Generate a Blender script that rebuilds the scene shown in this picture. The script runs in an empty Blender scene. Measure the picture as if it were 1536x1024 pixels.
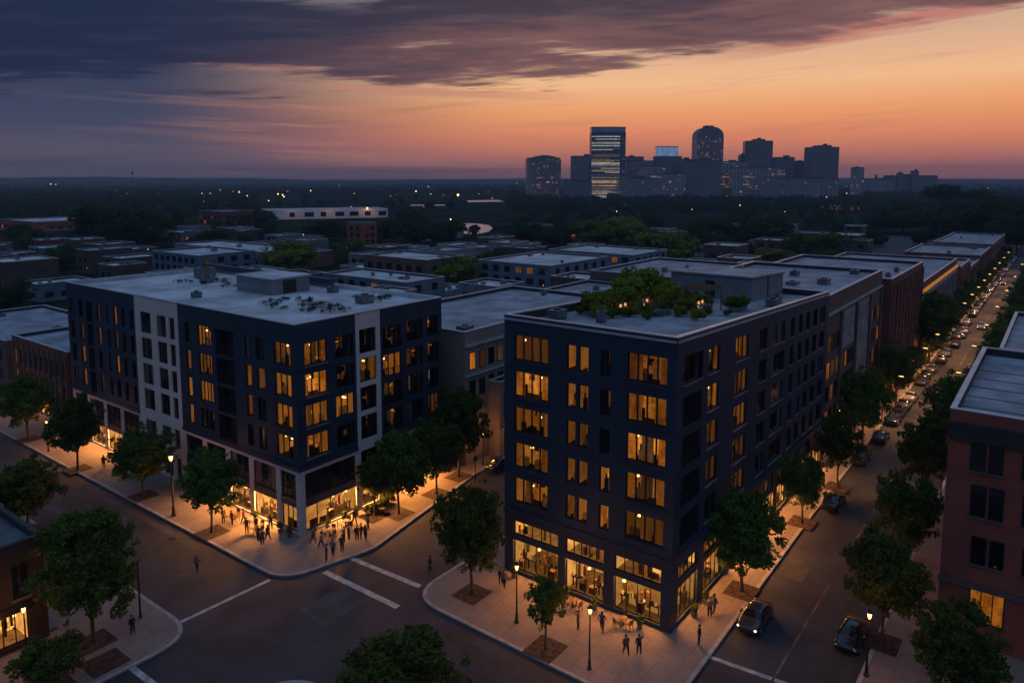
import bpy, bmesh, math, random
import numpy as np
from mathutils import Vector, Matrix
rng = random.Random(7)
PI = math.pi
S = bpy.context.scene
C = S.collection

# ------------------------------------------------------------------ camera model
IW, IH, CX, CY, FP, HZ, CAMH = 1536, 1024, 768, 395, 1116.0, 267, 36.0
PITCH = math.atan((CY - HZ) / FP)
AZ = math.atan2(1610 - CX, math.hypot(FP, CY - HZ))
FW = (math.cos(AZ), math.sin(AZ)); RT = (math.sin(AZ), -math.cos(AZ))
def ray(px, py):
    x = (px - CX) / FP; y = -(py - CY) / FP
    f = math.cos(PITCH) + y * math.sin(PITCH); u = -math.sin(PITCH) + y * math.cos(PITCH)
    return FW[0]*f + RT[0]*x, FW[1]*f + RT[1]*x, u
def G(px, py, z=0.0):
    d = ray(px, py); t = (z - CAMH) / d[2]
    return Vector((d[0]*t, d[1]*t, z))
def P(x, y, z):
    f = x*FW[0] + y*FW[1]; r = x*RT[0] + y*RT[1]; u = z - CAMH
    zc = f*math.cos(PITCH) - u*math.sin(PITCH); yc = f*math.sin(PITCH) + u*math.cos(PITCH)
    return CX + FP*r/zc, CY - FP*yc/zc
def depth(x, y): return x*FW[0] + y*FW[1]
def ztop(x, y, py):
    lo, hi = 0.0, 200.0
    for _ in range(40):
        m = (lo+hi)/2
        if P(x, y, m)[1] > py: lo = m
        else: hi = m
    return lo

# ------------------------------------------------------------------ materials
class NT:
    """small helper that writes a node graph"""
    def __init__(s, tree): s.t = tree; s.n = tree.nodes; s.l = tree.links
    def node(s, typ, **kw):
        n = s.n.new(typ)
        for k, v in kw.items(): setattr(n, k, v)
        return n
    def put(s, sock, v):
        if isinstance(v, bpy.types.NodeSocket): s.l.new(v, sock)
        else: sock.default_value = v
    def m(s, op, a, b=None, c=None, clamp=False):
        n = s.node('ShaderNodeMath', operation=op, use_clamp=clamp)
        s.put(n.inputs[0], a)
        if b is not None: s.put(n.inputs[1], b)
        if c is not None: s.put(n.inputs[2], c)
        return n.outputs[0]
    def sstep(s, v, a, b):
        n = s.node('ShaderNodeMapRange', interpolation_type='SMOOTHSTEP')
        s.put(n.inputs[0], v); n.inputs[1].default_value = a; n.inputs[2].default_value = b
        return n.outputs[0]
    def mix(s, f, a, b, bt='MIX'):
        n = s.node('ShaderNodeMix', data_type='RGBA', blend_type=bt)
        s.put(n.inputs[0], f)
        for sk, v in ((n.inputs[6], a), (n.inputs[7], b)):
            s.put(sk, v if isinstance(v, bpy.types.NodeSocket) else (*v, 1.0))
        return n.outputs[2]
    def ramp(s, f, stops, interp='LINEAR'):
        n = s.node('ShaderNodeValToRGB'); n.color_ramp.interpolation = interp
        el = n.color_ramp.elements
        while len(el) < len(stops): el.new(0.5)
        for e, (p, c) in zip(el, stops): e.position = p; e.color = (*c, 1.0)
        s.put(n.inputs[0], f)
        return n.outputs[0]
    def noise(s, vec, scale, detail=4, rough=.55, dim='3D'):
        n = s.node('ShaderNodeTexNoise', noise_dimensions=dim)
        s.put(n.inputs['Vector'], vec); n.inputs['Scale'].default_value = scale
        n.inputs['Detail'].default_value = detail; n.inputs['Roughness'].default_value = rough
        return n.outputs[0]
    def comb(s, x, y, z):
        n = s.node('ShaderNodeCombineXYZ')
        for i, v in enumerate((x, y, z)): s.put(n.inputs[i], v)
        return n.outputs[0]
    def mapping(s, vec, scale=(1,1,1), rot=(0,0,0)):
        n = s.node('ShaderNodeMapping'); s.put(n.inputs[0], vec)
        n.inputs['Scale'].default_value = scale; n.inputs['Rotation'].default_value = rot
        return n.outputs[0]

MATS = {}
def new_mat(name):
    m = bpy.data.materials.new(name); m.use_nodes = True
    m.node_tree.nodes.clear(); MATS[name] = m
    g = NT(m.node_tree); out = g.node('ShaderNodeOutputMaterial')
    return m, g, out
def pbr(name, col, rough=.7, amt=.25, scale=1.0, metal=0.0, spec=.5, bump=0.0, col2=None, scale2=None, sc=(1,1,1), detail=5):
    m, g, out = new_mat(name)
    tc = g.node('ShaderNodeTexCoord').outputs['Object']
    v = g.mapping(tc, sc)
    n1 = g.noise(v, scale, detail)
    c2 = col2 or tuple(max(0, c*(1-amt*1.6)) for c in col)
    c1 = tuple(min(1, c*(1+amt)) for c in col)
    cc = g.mix(g.sstep(n1, .32, .68), c2, c1)
    if scale2:
        n2 = g.noise(v, scale2, 3); cc = g.mix(g.m('MULTIPLY', g.sstep(n2, .5, .75), .5), cc, tuple(c*.55 for c in col))
    b = g.node('ShaderNodeBsdfPrincipled')
    g.put(b.inputs['Base Color'], cc); b.inputs['Roughness'].default_value = rough
    b.inputs['Metallic'].default_value = metal; b.inputs['Specular IOR Level'].default_value = spec
    if bump:
        bn = g.node('ShaderNodeBump'); bn.inputs['Strength'].default_value = bump; g.put(bn.inputs['Height'], n1)
        g.l.new(bn.outputs[0], b.inputs['Normal'])
    g.l.new(b.outputs[0], out.inputs[0])
    return m
def bricky(name, c1, c2, mortar, bw=.5, bh=.17, rot='xz', rough=.85, msize=.03, noise_amt=.5):
    """brick / panel / paving pattern in object space"""
    m, g, out = new_mat(name)
    tc = g.node('ShaderNodeTexCoord').outputs['Object']
    sx = g.node('ShaderNodeSeparateXYZ'); g.l.new(tc, sx.inputs[0])
    if rot == 'xz': v = g.comb(g.m('ADD', sx.outputs[0], sx.outputs[1]), sx.outputs[2], 0.0)
    else: v = g.comb(sx.outputs[0], sx.outputs[1], 0.0)
    bt = g.node('ShaderNodeTexBrick'); g.put(bt.inputs['Vector'], v)
    bt.inputs['Color1'].default_value = (*c1, 1); bt.inputs['Color2'].default_value = (*c2, 1)
    bt.inputs['Mortar'].default_value = (*mortar, 1); bt.inputs['Scale'].default_value = 1.0
    bt.inputs['Mortar Size'].default_value = msize; bt.inputs['Brick Width'].default_value = bw
    bt.inputs['Row Height'].default_value = bh
    n = g.noise(tc, .35, 5); f = g.m('MULTIPLY', g.sstep(n, .4, .75), noise_amt)
    cc = g.mix(f, bt.outputs[0], tuple(c*.5 for c in c1))
    n2 = g.noise(tc, 4.0, 3); cc = g.mix(g.m('MULTIPLY', g.sstep(n2, .45, .8), .25), cc, tuple(min(1, c*1.5) for c in c1))
    b = g.node('ShaderNodeBsdfPrincipled'); g.put(b.inputs['Base Color'], cc); b.inputs['Roughness'].default_value = rough
    g.l.new(b.outputs[0], out.inputs[0])
    return m
def tinted(name, rough=.8, metal=0.0, scale=.6, lo=.72, coat=0.0):
    """base colour comes from the object's own colour, broken up by noise"""
    m, g, out = new_mat(name)
    oi = g.node('ShaderNodeObjectInfo'); tc = g.node('ShaderNodeTexCoord').outputs['Object']
    n = g.sstep(g.noise(tc, scale, 5), .3, .7)
    cc = g.mix(g.m('SUBTRACT', 1.0, n), oi.outputs['Color'], (lo, lo, lo), 'MULTIPLY')
    b = g.node('ShaderNodeBsdfPrincipled'); g.put(b.inputs['Base Color'], cc); b.inputs['Roughness'].default_value = rough
    b.inputs['Metallic'].default_value = metal; b.inputs['Coat Weight'].default_value = coat
    g.l.new(b.outputs[0], out.inputs[0]); return m
def lit(name, ca, cb, strength, scale=1.2, sampled=False, sc=(1,1,.35), lines=False):
    """the lit inside of a room: it gives off light, broken up by what stands in it"""
    m, g, out = new_mat(name)
    oi = g.node('ShaderNodeObjectInfo'); tc = g.node('ShaderNodeTexCoord').outputs['Object']
    v = g.mapping(tc, sc)
    n = g.noise(v, scale, 4, .6); n2 = g.noise(tc, scale*2.3, 3, .6)
    f = g.sstep(g.m('ADD', g.m('MULTIPLY', n, .65), g.m('MULTIPLY', n2, .35)), .36, .66)
    cc = g.mix(f, ca, cb)
    st = g.m('MULTIPLY', g.m('MULTIPLY_ADD', oi.outputs['Random'], 1.15, .28), strength)
    if lines:
        sx = g.node('ShaderNodeSeparateXYZ'); g.l.new(tc, sx.inputs[0])
        bt = g.node('ShaderNodeTexBrick'); g.put(bt.inputs['Vector'], g.comb(g.m('ADD', sx.outputs[0], sx.outputs[1]), sx.outputs[2], 0.0))
        bt.inputs['Color1'].default_value = (1,1,1,1); bt.inputs['Color2'].default_value = (.35,.26,.17,1)
        bt.inputs['Mortar'].default_value = (.1,.06,.03,1); bt.inputs['Scale'].default_value = 1.0
        bt.inputs['Mortar Size'].default_value = .04; bt.inputs['Brick Width'].default_value = .33; bt.inputs['Row Height'].default_value = .42
        bt.offset = .37
        cc = g.mix(.8, cc, bt.outputs[0], 'MULTIPLY')
    e = g.node('ShaderNodeEmission'); g.put(e.inputs[0], cc); g.put(e.inputs[1], st)
    g.l.new(e.outputs[0], out.inputs[0])
    m.cycles.emission_sampling = 'FRONT_BACK' if sampled else 'NONE'
    return m
def glow(name, col, strength, sampled=False):
    m, g, out = new_mat(name)
    e = g.node('ShaderNodeEmission'); e.inputs[0].default_value = (*col, 1); e.inputs[1].default_value = strength
    g.l.new(e.outputs[0], out.inputs[0]); m.cycles.emission_sampling = 'FRONT_BACK' if sampled else 'NONE'
    return m
def clear_glass(name):
    m, g, out = new_mat(name)
    tr = g.node('ShaderNodeBsdfTransparent'); tr.inputs[0].default_value = (.93,.95,.95,1)
    gl = g.node('ShaderNodeBsdfGlossy'); gl.inputs['Roughness'].default_value = .03
    fr = g.node('ShaderNodeFresnel'); fr.inputs[0].default_value = 1.45
    mx = g.node('ShaderNodeMixShader'); g.l.new(fr.outputs[0], mx.inputs[0])
    g.l.new(tr.outputs[0], mx.inputs[1]); g.l.new(gl.outputs[0], mx.inputs[2]); g.l.new(mx.outputs[0], out.inputs[0])
    return m
def leafy(name, ca, cb, cc3):
    m, g, out = new_mat(name)
    tc = g.node('ShaderNodeTexCoord').outputs['Object']; oi = g.node('ShaderNodeObjectInfo')
    n = g.noise(tc, 1.1, 3); n2 = g.noise(tc, 7.0, 2)
    c = g.mix(g.sstep(n, .35, .65), ca, cb); c = g.mix(g.m('MULTIPLY', g.sstep(n2, .45, .7), .6), c, cc3)
    hs = g.node('ShaderNodeHueSaturation'); g.put(hs.inputs['Color'], c)
    g.put(hs.inputs['Hue'], g.m('MULTIPLY_ADD', oi.outputs['Random'], .05, .475))
    g.put(hs.inputs['Value'], g.m('MULTIPLY_ADD', oi.outputs['Random'], .5, .75))
    d = g.node('ShaderNodeBsdfDiffuse'); g.put(d.inputs[0], hs.outputs[0])
    t = g.node('ShaderNodeBsdfTranslucent'); g.put(t.inputs[0], hs.outputs[0])
    mx = g.node('ShaderNodeMixShader'); mx.inputs[0].default_value = .3
    g.l.new(d.outputs[0], mx.inputs[1]); g.l.new(t.outputs[0], mx.inputs[2]); g.l.new(mx.outputs[0], out.inputs[0])
    return m

NAVY = bricky('navy_panel', (.017,.035,.062), (.021,.042,.071), (.008,.016,.028), 1.8, 3.2, rough=.55, msize=.02, noise_amt=.35)
STONE = bricky('pale_stone', (.62,.55,.50), (.66,.58,.53), (.40,.35,.32), 1.2, .8, rough=.8, msize=.012, noise_amt=.3)
PANEL = bricky('pale_panel', (.72,.61,.55), (.75,.64,.58), (.42,.38,.36), 3.3, 3.15, rough=.7, msize=.015, noise_amt=.25)
BROWNSTONE = bricky('brown_stone', (.13,.105,.09), (.15,.12,.105), (.07,.06,.05), 1.0, .5, rough=.85, msize=.015)
DARKFRAME = pbr('dark_frame', (.012,.013,.015), .45, .2, 3.0)
COPING = pbr('pale_coping', (.55,.56,.58), .35, .1, .6, metal=.3)
SEALCOAT = pbr('roof_edge', (.03,.032,.036), .7, .2, 1)
ROOFW = pbr('white_membrane', (.52,.53,.54), .6, .24, .16, scale2=.5, detail=8)
ROOFG = pbr('grey_membrane', (.27,.29,.32), .65, .25, .25, scale2=.6)
ROOFD = pbr('dark_membrane', (.10,.11,.13), .6, .25, .3, scale2=.5)
RED = bricky('red_brick', (.42,.09,.05), (.34,.07,.04), (.13,.09,.075), .42, .14, msize=.02)
DIMBRICK = bricky('dark_brick', (.05,.024,.018), (.04,.02,.015), (.03,.02,.016), .42, .14, msize=.02)  # same brick pattern in a much darker overall tone
RED2 = bricky('dark_red_brick', (.21,.065,.048), (.17,.052,.038), (.1,.06,.05), .5, .16, msize=.02)
BROWN = bricky('brown_brick', (.19,.11,.085), (.16,.09,.07), (.08,.06,.05), .5, .16, msize=.02)
TANSTONE = bricky('tan_stone', (.34,.27,.23), (.30,.24,.20), (.18,.14,.12), .9, .4, msize=.02)
GREYCLAD = bricky('grey_cladding', (.22,.235,.26), (.19,.205,.23), (.1,.11,.12), 2.2, .9, msize=.03)
BLUECLAD = bricky('blue_cladding', (.14,.21,.28), (.11,.17,.23), (.04,.055,.07), 3.0, 1.1, msize=.05)
ASPH = pbr('asphalt', (.033,.036,.043), .8, .30, .22, scale2=1.7, detail=10)
PAVE = bricky('paving', (.25,.20,.17), (.225,.18,.152), (.15,.12,.105), 1.6, 1.6, rot='xy', msize=.03, noise_amt=.45)
KERB = pbr('kerb_stone', (.36,.33,.31), .8, .15, 1.5)
PAINT = pbr('road_paint', (.46,.45,.43), .6, .25, 1.2, scale2=2.5)
PAINTY = pbr('worn_yellow_paint', (.17,.10,.055), .8, .55, .5, scale2=1.4)
MULCH = pbr('mulch', (.06,.032,.022), .95, .45, 3.5, bump=.6)
EARTH = pbr('earth', (.022,.030,.016), 1.0, .4, .02, scale2=.1, spec=0)
BARK = pbr('bark', (.085,.06,.042), .9, .4, 6, bump=.5)
LEAF = leafy('leaf', (.075,.115,.020), (.105,.15,.026), (.15,.165,.034))
LEAFB = leafy('leaf_pale', (.15,.19,.022), (.18,.22,.028), (.22,.235,.035))
LEAFD = leafy('leaf_dark', (.036,.066,.020), (.052,.086,.025), (.07,.10,.03))
WOODLEAF = leafy('wood_leaf', (.024,.045,.022), (.036,.06,.028), (.05,.075,.03))
DGLASS = pbr('dark_glass', (.010,.012,.016), .06, .4, .6, spec=.6, sc=(1,1,.4))
CURT = pbr('curtain_glass', (.12,.115,.12), .3, .5, .9, sc=(3,3,.3))
GLASS = clear_glass('clear_glass')
INNER = pbr('dark_inside', (.012,.010,.009), .9, .3, 1)
RAIL = pbr('rail_metal', (.35,.36,.38), .35, .1, 2, metal=.6)
AL_A, AL_B = (1.0,.52,.15), (.62,.25,.055)
LIT_B = lit('lit_room_bright', (.32,.085,.006), (.92,.31,.042), .80)
LIT_M = lit('lit_room_medium', (.20,.05,.003), (.56,.165,.015), .66)
LIT_D = lit('lit_room_dim', (.30,.12,.03), (.75,.30,.08), .14)
LIT_C = lit('lit_room_cool', (.05,.07,.09), (.16,.20,.24), .7, sc=(1,1,.3))
LIT_MC = lit('lit_curtain', (.22,.065,.006), (.50,.16,.022), .6, 3.0, sc=(1,1,.05))
LIT_SIDE = lit('lit_room_side', (.6,.19,.025), (1,.34,.05), .22)
SHELF = lit('lit_shop_shelves', (.5,.17,.022), (1.0,.48,.12), 2.1, scale=1.6, lines=True, sc=(1,1,1))
SHOPW = lit('lit_shop_wall', (.62,.21,.028), (1.0,.47,.11), 1.0, scale=.9, sc=(1,1,1))
SHOPF = lit('lit_shop_floor', (.25,.09,.015), (.6,.22,.04), .5, sc=(1,1,1))
BULB = glow('bulb', (1.0,.52,.15), 5.0)
LANT = glow('lantern_glass', (1.0,.50,.13), 7.0)
HEAD = glow('headlamp', (1.0,.72,.38), 5.0)
TAIL = glow('taillamp', (1.0,.08,.02), .5)
PARKL = pbr('lamp_lens', (.4,.4,.4), .1, .1, 2)
BLACK = pbr('black_metal', (.012,.012,.013), .45, .2, 2)
TYRE = pbr('tyre', (.014,.014,.015), .85, .2, 4)
RIM = pbr('rim', (.35,.35,.36), .3, .1, 4, metal=.8)
CARP = tinted('car_paint', .25, .3, .8, .9, coat=.6)
CARG = pbr('car_glass', (.012,.014,.017), .05, .1, 1)
WALLT = tinted('wall_tint', .85, 0, .25, .6)
ROOFT = tinted('roof_tint', .6, 0, .16, .45)
SKIN = pbr('skin', (.35,.2,.14), .6, .1, 4)
HAIR = pbr('hair', (.03,.02,.015), .7, .2, 8)
CLOTH = tinted('cloth', .9, 0, 4, .75)
CLOTHD = pbr('dark_cloth', (.022,.022,.028), .9, .25, 5)
WOOD = pbr('wood', (.16,.085,.04), .7, .3, 2, sc=(1,8,8))
UNIT = pbr('unit_metal', (.17,.18,.2), .5, .2, 1, metal=.3)

# ------------------------------------------------------------------ mesh builder
class MB:
    def __init__(s): s.v = []; s.f = []; s.m = []
    def quad(s, pts, mi=0):
        b = len(s.v); s.v += [tuple(p) for p in pts]; s.f.append(tuple(range(b, b+len(pts)))); s.m.append(mi)
    def box(s, x0, x1, y0, y1, z0, z1, mi=0, T=None):
        c = [(x0,y0,z0),(x1,y0,z0),(x1,y1,z0),(x0,y1,z0),(x0,y0,z1),(x1,y0,z1),(x1,y1,z1),(x0,y1,z1)]
        if T: c = [T(*p) for p in c]
        b = len(s.v); s.v += c
        for q in ((0,3,2,1),(4,5,6,7),(0,1,5,4),(1,2,6,5),(2,3,7,6),(3,0,4,7)):
            s.f.append(tuple(b+i for i in q)); s.m.append(mi)
    def prism(s, poly, z0, z1, mi=0, mtop=None):
        n = len(poly); b = len(s.v)
        s.v += [(p[0],p[1],z0) for p in poly] + [(p[0],p[1],z1) for p in poly]
        s.f.append(tuple(b+n+i for i in range(n))); s.m.append(mi if mtop is None else mtop)
        s.f.append(tuple(b+i for i in reversed(range(n)))); s.m.append(mi)
        for i in range(n):
            j = (i+1) % n; s.f.append((b+i, b+j, b+n+j, b+n+i)); s.m.append(mi)
    def tube(s, pts, rad, n=8, mi=0, cap=True):
        rings = []
        for i, p in enumerate(pts):
            p = Vector(p)
            d = (Vector(pts[min(i+1, len(pts)-1)]) - Vector(pts[max(i-1, 0)])).normalized()
            a = d.orthogonal().normalized(); 
            if abs(d.z) > .9: a = (Vector((1,0,0)) - d*d.x).normalized()
            c = d.cross(a); b0 = len(s.v); rings.append(b0)
            for k in range(n):
                t = 2*PI*k/n; s.v.append(tuple(p + (a*math.cos(t) + c*math.sin(t))*rad[i]))
        for i in range(len(rings)-1):
            for k in range(n):
                s.f.append((rings[i]+k, rings[i]+(k+1)%n, rings[i+1]+(k+1)%n, rings[i+1]+k)); s.m.append(mi)
        if cap:
            s.f.append(tuple(rings[0]+k for k in reversed(range(n)))); s.m.append(mi)
            s.f.append(tuple(rings[-1]+k for k in range(n))); s.m.append(mi)
    def ball(s, c, r, mi=0, nu=8, nv=6, sq=(1,1,1)):
        b = len(s.v)
        for j in range(1, nv):
            t = PI*j/nv
            for i in range(nu):
                p = 2*PI*i/nu
                s.v.append((c[0]+r*sq[0]*math.sin(t)*math.cos(p), c[1]+r*sq[1]*math.sin(t)*math.sin(p), c[2]+r*sq[2]*math.cos(t)))
        tp = len(s.v); s.v += [(c[0],c[1],c[2]+r*sq[2]), (c[0],c[1],c[2]-r*sq[2])]
        for i in range(nu):
            s.f.append((tp, b+i, b+(i+1)%nu)); s.m.append(mi)
            q = b+(nv-2)*nu; s.f.append((tp+1, q+(i+1)%nu, q+i)); s.m.append(mi)
            for j in range(nv-2):
                a = b+j*nu; s.f.append((a+i, a+nu+i, a+nu+(i+1)%nu, a+(i+1)%nu)); s.m.append(mi)
    def build(s, name, mats, parent=None, origin=(0,0,0), smooth=False, warp=None, at=None):
        if not isinstance(mats, (list, tuple)): mats = [mats]
        vs = s.v if warp is None else [warp(p) for p in s.v]
        me = bpy.data.meshes.new(name)
        me.from_pydata([(p[0]-origin[0], p[1]-origin[1], p[2]-origin[2]) for p in vs], [], s.f)
        for m in mats: me.materials.append(m)
        me.polygons.foreach_set('material_index', s.m)
        if smooth: me.polygons.foreach_set('use_smooth', [True]*len(s.f))
        me.update()
        o = bpy.data.objects.new(name, me); C.objects.link(o)
        if parent: o.parent = parent
        if at is not None: o.location = at
        return o

def tag(o, label, cat=None, group=None, kind=None):
    if label: o['label'] = label
    if cat: o['category'] = cat
    if group: o['group'] = group
    if kind: o['kind'] = kind
    return o
def thing(name, label, cat, loc=(0,0,0), rz=0, group=None):
    o = bpy.data.objects.new(name, None); o.empty_display_size = .3; C.objects.link(o)
    o.location = loc; o.rotation_euler = (0,0,rz)
    return tag(o, label, cat, group)
def struct(o): o['kind'] = 'structure'; return o
def copy_tree(o, parent=None):
    c = o.copy(); C.objects.link(c)
    if parent: c.parent = parent
    for ch in list(o.children): copy_tree(ch, c)
    return c
def place(proto, used, loc, rz, label, group=None, scale=None, color=None):
    """the first use moves the prototype itself, later ones copy it"""
    if proto.name in used: o = copy_tree(proto)
    else: o = proto; used.add(proto.name)
    o.location = loc; o.rotation_euler = (0,0,rz)
    if scale: o.scale = scale if isinstance(scale, tuple) else (scale,)*3
    if label: o['label'] = label
    if group: o['group'] = group
    if color:
        def paint(q):
            q.color = (*color, 1)
            for ch in q.children: paint(ch)
        paint(o)
    return o
USED = set()

# ------------------------------------------------------------------ world, sun, camera
w = bpy.data.worlds.new('World'); S.world = w; w.use_nodes = True
w.node_tree.nodes.clear(); g = NT(w.node_tree)
wo = g.node('ShaderNodeOutputWorld')
sk = g.node('ShaderNodeTexSky', sky_type='NISHITA'); sk.sun_disc = False
SUNAZ = AZ - math.radians(16)                      # where the sun went down, from +X towards +Y
sk.sun_elevation = math.radians(-4.0); sk.sun_rotation = math.radians(90) - SUNAZ
sk.air_density = 1.5; sk.dust_density = 3
bgn = g.node('ShaderNodeBackground'); g.l.new(sk.outputs[0], bgn.inputs[0]); bgn.inputs[1].default_value = .05
tc = g.node('ShaderNodeTexCoord').outputs['Generated']
sx = g.node('ShaderNodeSeparateXYZ'); g.l.new(tc, sx.inputs[0]); X, Y, Z = sx.outputs
fwd = g.m('ADD', g.m('MULTIPLY', X, FW[0]), g.m('MULTIPLY', Y, FW[1]))
rt = g.m('ADD', g.m('MULTIPLY', X, RT[0]), g.m('MULTIPLY', Y, RT[1]))
phi = g.m('MULTIPLY', g.m('ARCTAN2', rt, fwd), 180/PI)
el = g.m('MULTIPLY', g.m('ARCSINE', Z), 180/PI)
warm_w = g.m('MULTIPLY', g.sstep(phi, -27, 4), g.m('SUBTRACT', 1.0, g.sstep(phi, 45, 100)))
UP = (.14,.25,.45)
e30 = g.m('DIVIDE', el, 30.0, clamp=True)
warm = g.ramp(e30, [(0,(.50,.18,.16)), (.05,(.66,.215,.145)), (.105,(.90,.29,.135)), (.165,(.98,.405,.16)), (.23,(1.0,.55,.285)), (.29,(.83,.48,.29)), (.37,(.60,.40,.29)), (.5,(.30,.29,.33)), (.8,UP)])
cool = g.ramp(e30, [(0,(.17,.115,.145)), (.05,(.135,.103,.14)), (.12,(.062,.070,.127)), (.3,(.026,.040,.09)), (.5,(.03,.05,.11)), (.95,UP)])
clear = g.mix(warm_w, cool, warm)
den = g.m('ADD', g.m('MAXIMUM', Z, 0.0), .07)
pv = g.comb(g.m('DIVIDE', rt, den), g.m('DIVIDE', fwd, den), 0.0)
n1 = g.noise(g.mapping(pv, (.62, 1.15, 1)), 1.25, 9, .62); n2 = g.noise(g.mapping(pv, (.5, 1.4, 1)), 3.1, 5, .6)
streak = g.noise(g.comb(g.m('MULTIPLY', phi, .045), g.m('MULTIPLY_ADD', phi, -.06, g.m('MULTIPLY', el, .85)), 3.7), 1.0, 6, .62)
streak2 = g.noise(g.comb(g.m('MULTIPLY', phi, .035), g.m('MULTIPLY_ADD', phi, .02, g.m('MULTIPLY', el, .9)), 9.1), 1.0, 5, .6)
# thin streaks low in the sky
sm = g.m('MULTIPLY', g.sstep(streak, .52, .66), g.m('MULTIPLY_ADD', warm_w, -.25, .5))
pinkish = g.mix(warm_w, (.075,.066,.11), (.50,.19,.15))
clear = g.mix(sm, clear, pinkish)
sm2 = g.m('MULTIPLY', g.m('MULTIPLY', g.sstep(streak2, .48, .62), g.sstep(phi, -40, -20)), g.m('MULTIPLY', g.m('SUBTRACT', 1.0, g.sstep(phi, -4, 8)), .62))
clear = g.mix(sm2, clear, g.mix(g.sstep(phi, -30, -12), (.16,.115,.125), (.58,.24,.17)))
st_ = g.m('ADD', g.m('SUBTRACT', el, g.m('MULTIPLY_ADD', phi, .15, 6.25)), g.m('MULTIPLY', g.m('SUBTRACT', streak, .5), 4.0))
sal = g.m('MULTIPLY', g.m('SUBTRACT', 1.0, g.sstep(g.m('ABSOLUTE', st_), .05, 1.0)), g.m('MULTIPLY', g.sstep(phi, 12, 22), .85))
clear = g.mix(sal, clear, (.54,.18,.145))
# the dark cloud deck
e0 = g.m('MAXIMUM', g.m('ADD', g.m('MULTIPLY_ADD', g.m('MINIMUM', phi, 0.0), .045, 7.2), g.m('MULTIPLY', g.m('MAXIMUM', phi, 0.0), .10)), 1.8)
cov = g.m('DIVIDE', g.m('SUBTRACT', el, e0), 2.6)
nn = g.m('ADD', g.m('MULTIPLY', g.m('SUBTRACT', n1, .5), 4.6), g.m('MULTIPLY', g.m('SUBTRACT', streak, .5), 3.2))
q = g.m('ADD', g.m('MINIMUM', g.m('MULTIPLY', cov, 1.15), 3.2), nn)
mask = g.sstep(q, -.1, .62)
mask = g.m('MULTIPLY', mask, g.m('SUBTRACT', 1.0, g.sstep(el, 15, 26)))
thin = g.m('MULTIPLY', mask, g.m('SUBTRACT', 1.0, g.sstep(q, .1, 2.2)))
ccol = g.mix(g.sstep(phi, -30, 6), (.0125,.022,.059), (.061,.042,.060))
ccol = g.mix(g.m('MULTIPLY', g.sstep(n2, .42, .72), .55), ccol, g.mix(warm_w, (.030,.040,.085), (.15,.095,.10)))
ccol = g.mix(g.m('MULTIPLY', g.m('MULTIPLY', thin, warm_w), .38), ccol, (.50,.21,.17))
gap = g.m('MULTIPLY', g.m('MULTIPLY', g.sstep(phi, -22, -16), g.m('SUBTRACT', 1.0, g.sstep(phi, -11, -6))), g.sstep(el, 11.6, 13.4))
ccol = g.mix(g.m('MULTIPLY', gap, g.sstep(n2, .40, .60)), ccol, (.30,.26,.27))
skyc = g.mix(mask, clear, ccol)
skyc = g.mix(g.sstep(g.m('MULTIPLY', el, -1.0), -.2, .4), skyc, (.03,.032,.05))
bgc = g.node('ShaderNodeBackground'); g.l.new(skyc, bgc.inputs[0]); bgc.inputs[1].default_value = 1.0
ad = g.node('ShaderNodeAddShader'); g.l.new(bgn.outputs[0], ad.inputs[0]); g.l.new(bgc.outputs[0], ad.inputs[1])
g.l.new(ad.outputs[0], wo.inputs[0])

sl = bpy.data.lights.new('sun', 'SUN'); sl.energy = .06; sl.angle = math.radians(12); sl.color = (1,.6,.38)
so = bpy.data.objects.new('sun', sl); C.objects.link(so); so.location = (0,0,120)
sd = Vector((math.cos(SUNAZ)*math.cos(.05), math.sin(SUNAZ)*math.cos(.05), math.sin(.05)))
so.rotation_euler = (-sd).to_track_quat('-Z', 'Y').to_euler()

cam = bpy.data.cameras.new('camera'); co = bpy.data.objects.new('camera', cam); C.objects.link(co)
co.location = (0,0,CAMH)
look = Vector((FW[0]*math.cos(PITCH), FW[1]*math.cos(PITCH), -math.sin(PITCH)))
co.rotation_euler = look.to_track_quat('-Z', 'Y').to_euler()
cam.sensor_width = 36; cam.lens = 36*FP/IW; cam.shift_y = -(IH/2 - CY)/IW
cam.clip_end = 60000; cam.clip_start = .5
S.camera = co
S.view_settings.view_transform = 'Standard'; S.view_settings.look = 'None'; S.view_settings.exposure = 0; S.view_settings.gamma = 1
cy = S.cycles
cy.use_denoising = True; cy.max_bounces = 5; cy.diffuse_bounces = 2; cy.glossy_bounces = 2; cy.transparent_max_bounces = 12
cy.volume_bounces = 0; cy.sample_clamp_indirect = 3; cy.sample_clamp_direct = 0; cy.caustics_reflective = False; cy.caustics_refractive = False
cy.use_light_tree = True

def lamp(name, parent, loc, power, radius=.15, col=(1,.37,.08)):
    l = bpy.data.lights.new(name, 'POINT'); l.energy = power; l.shadow_soft_size = radius; l.color = col
    o = bpy.data.objects.new(name, l); C.objects.link(o); o.location = loc
    if parent: o.parent = parent
    return o
def area(name, parent, loc, power, sx, sy, aim, col=(1,.37,.08)):
    l = bpy.data.lights.new(name, 'AREA'); l.energy = power; l.shape = 'RECTANGLE'; l.size = sx; l.size_y = sy; l.color = col
    o = bpy.data.objects.new(name, l); C.objects.link(o); o.location = loc
    o.rotation_euler = Vector(aim).to_track_quat('-Z', 'Y').to_euler()
    if parent: o.parent = parent
    return o

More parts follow.
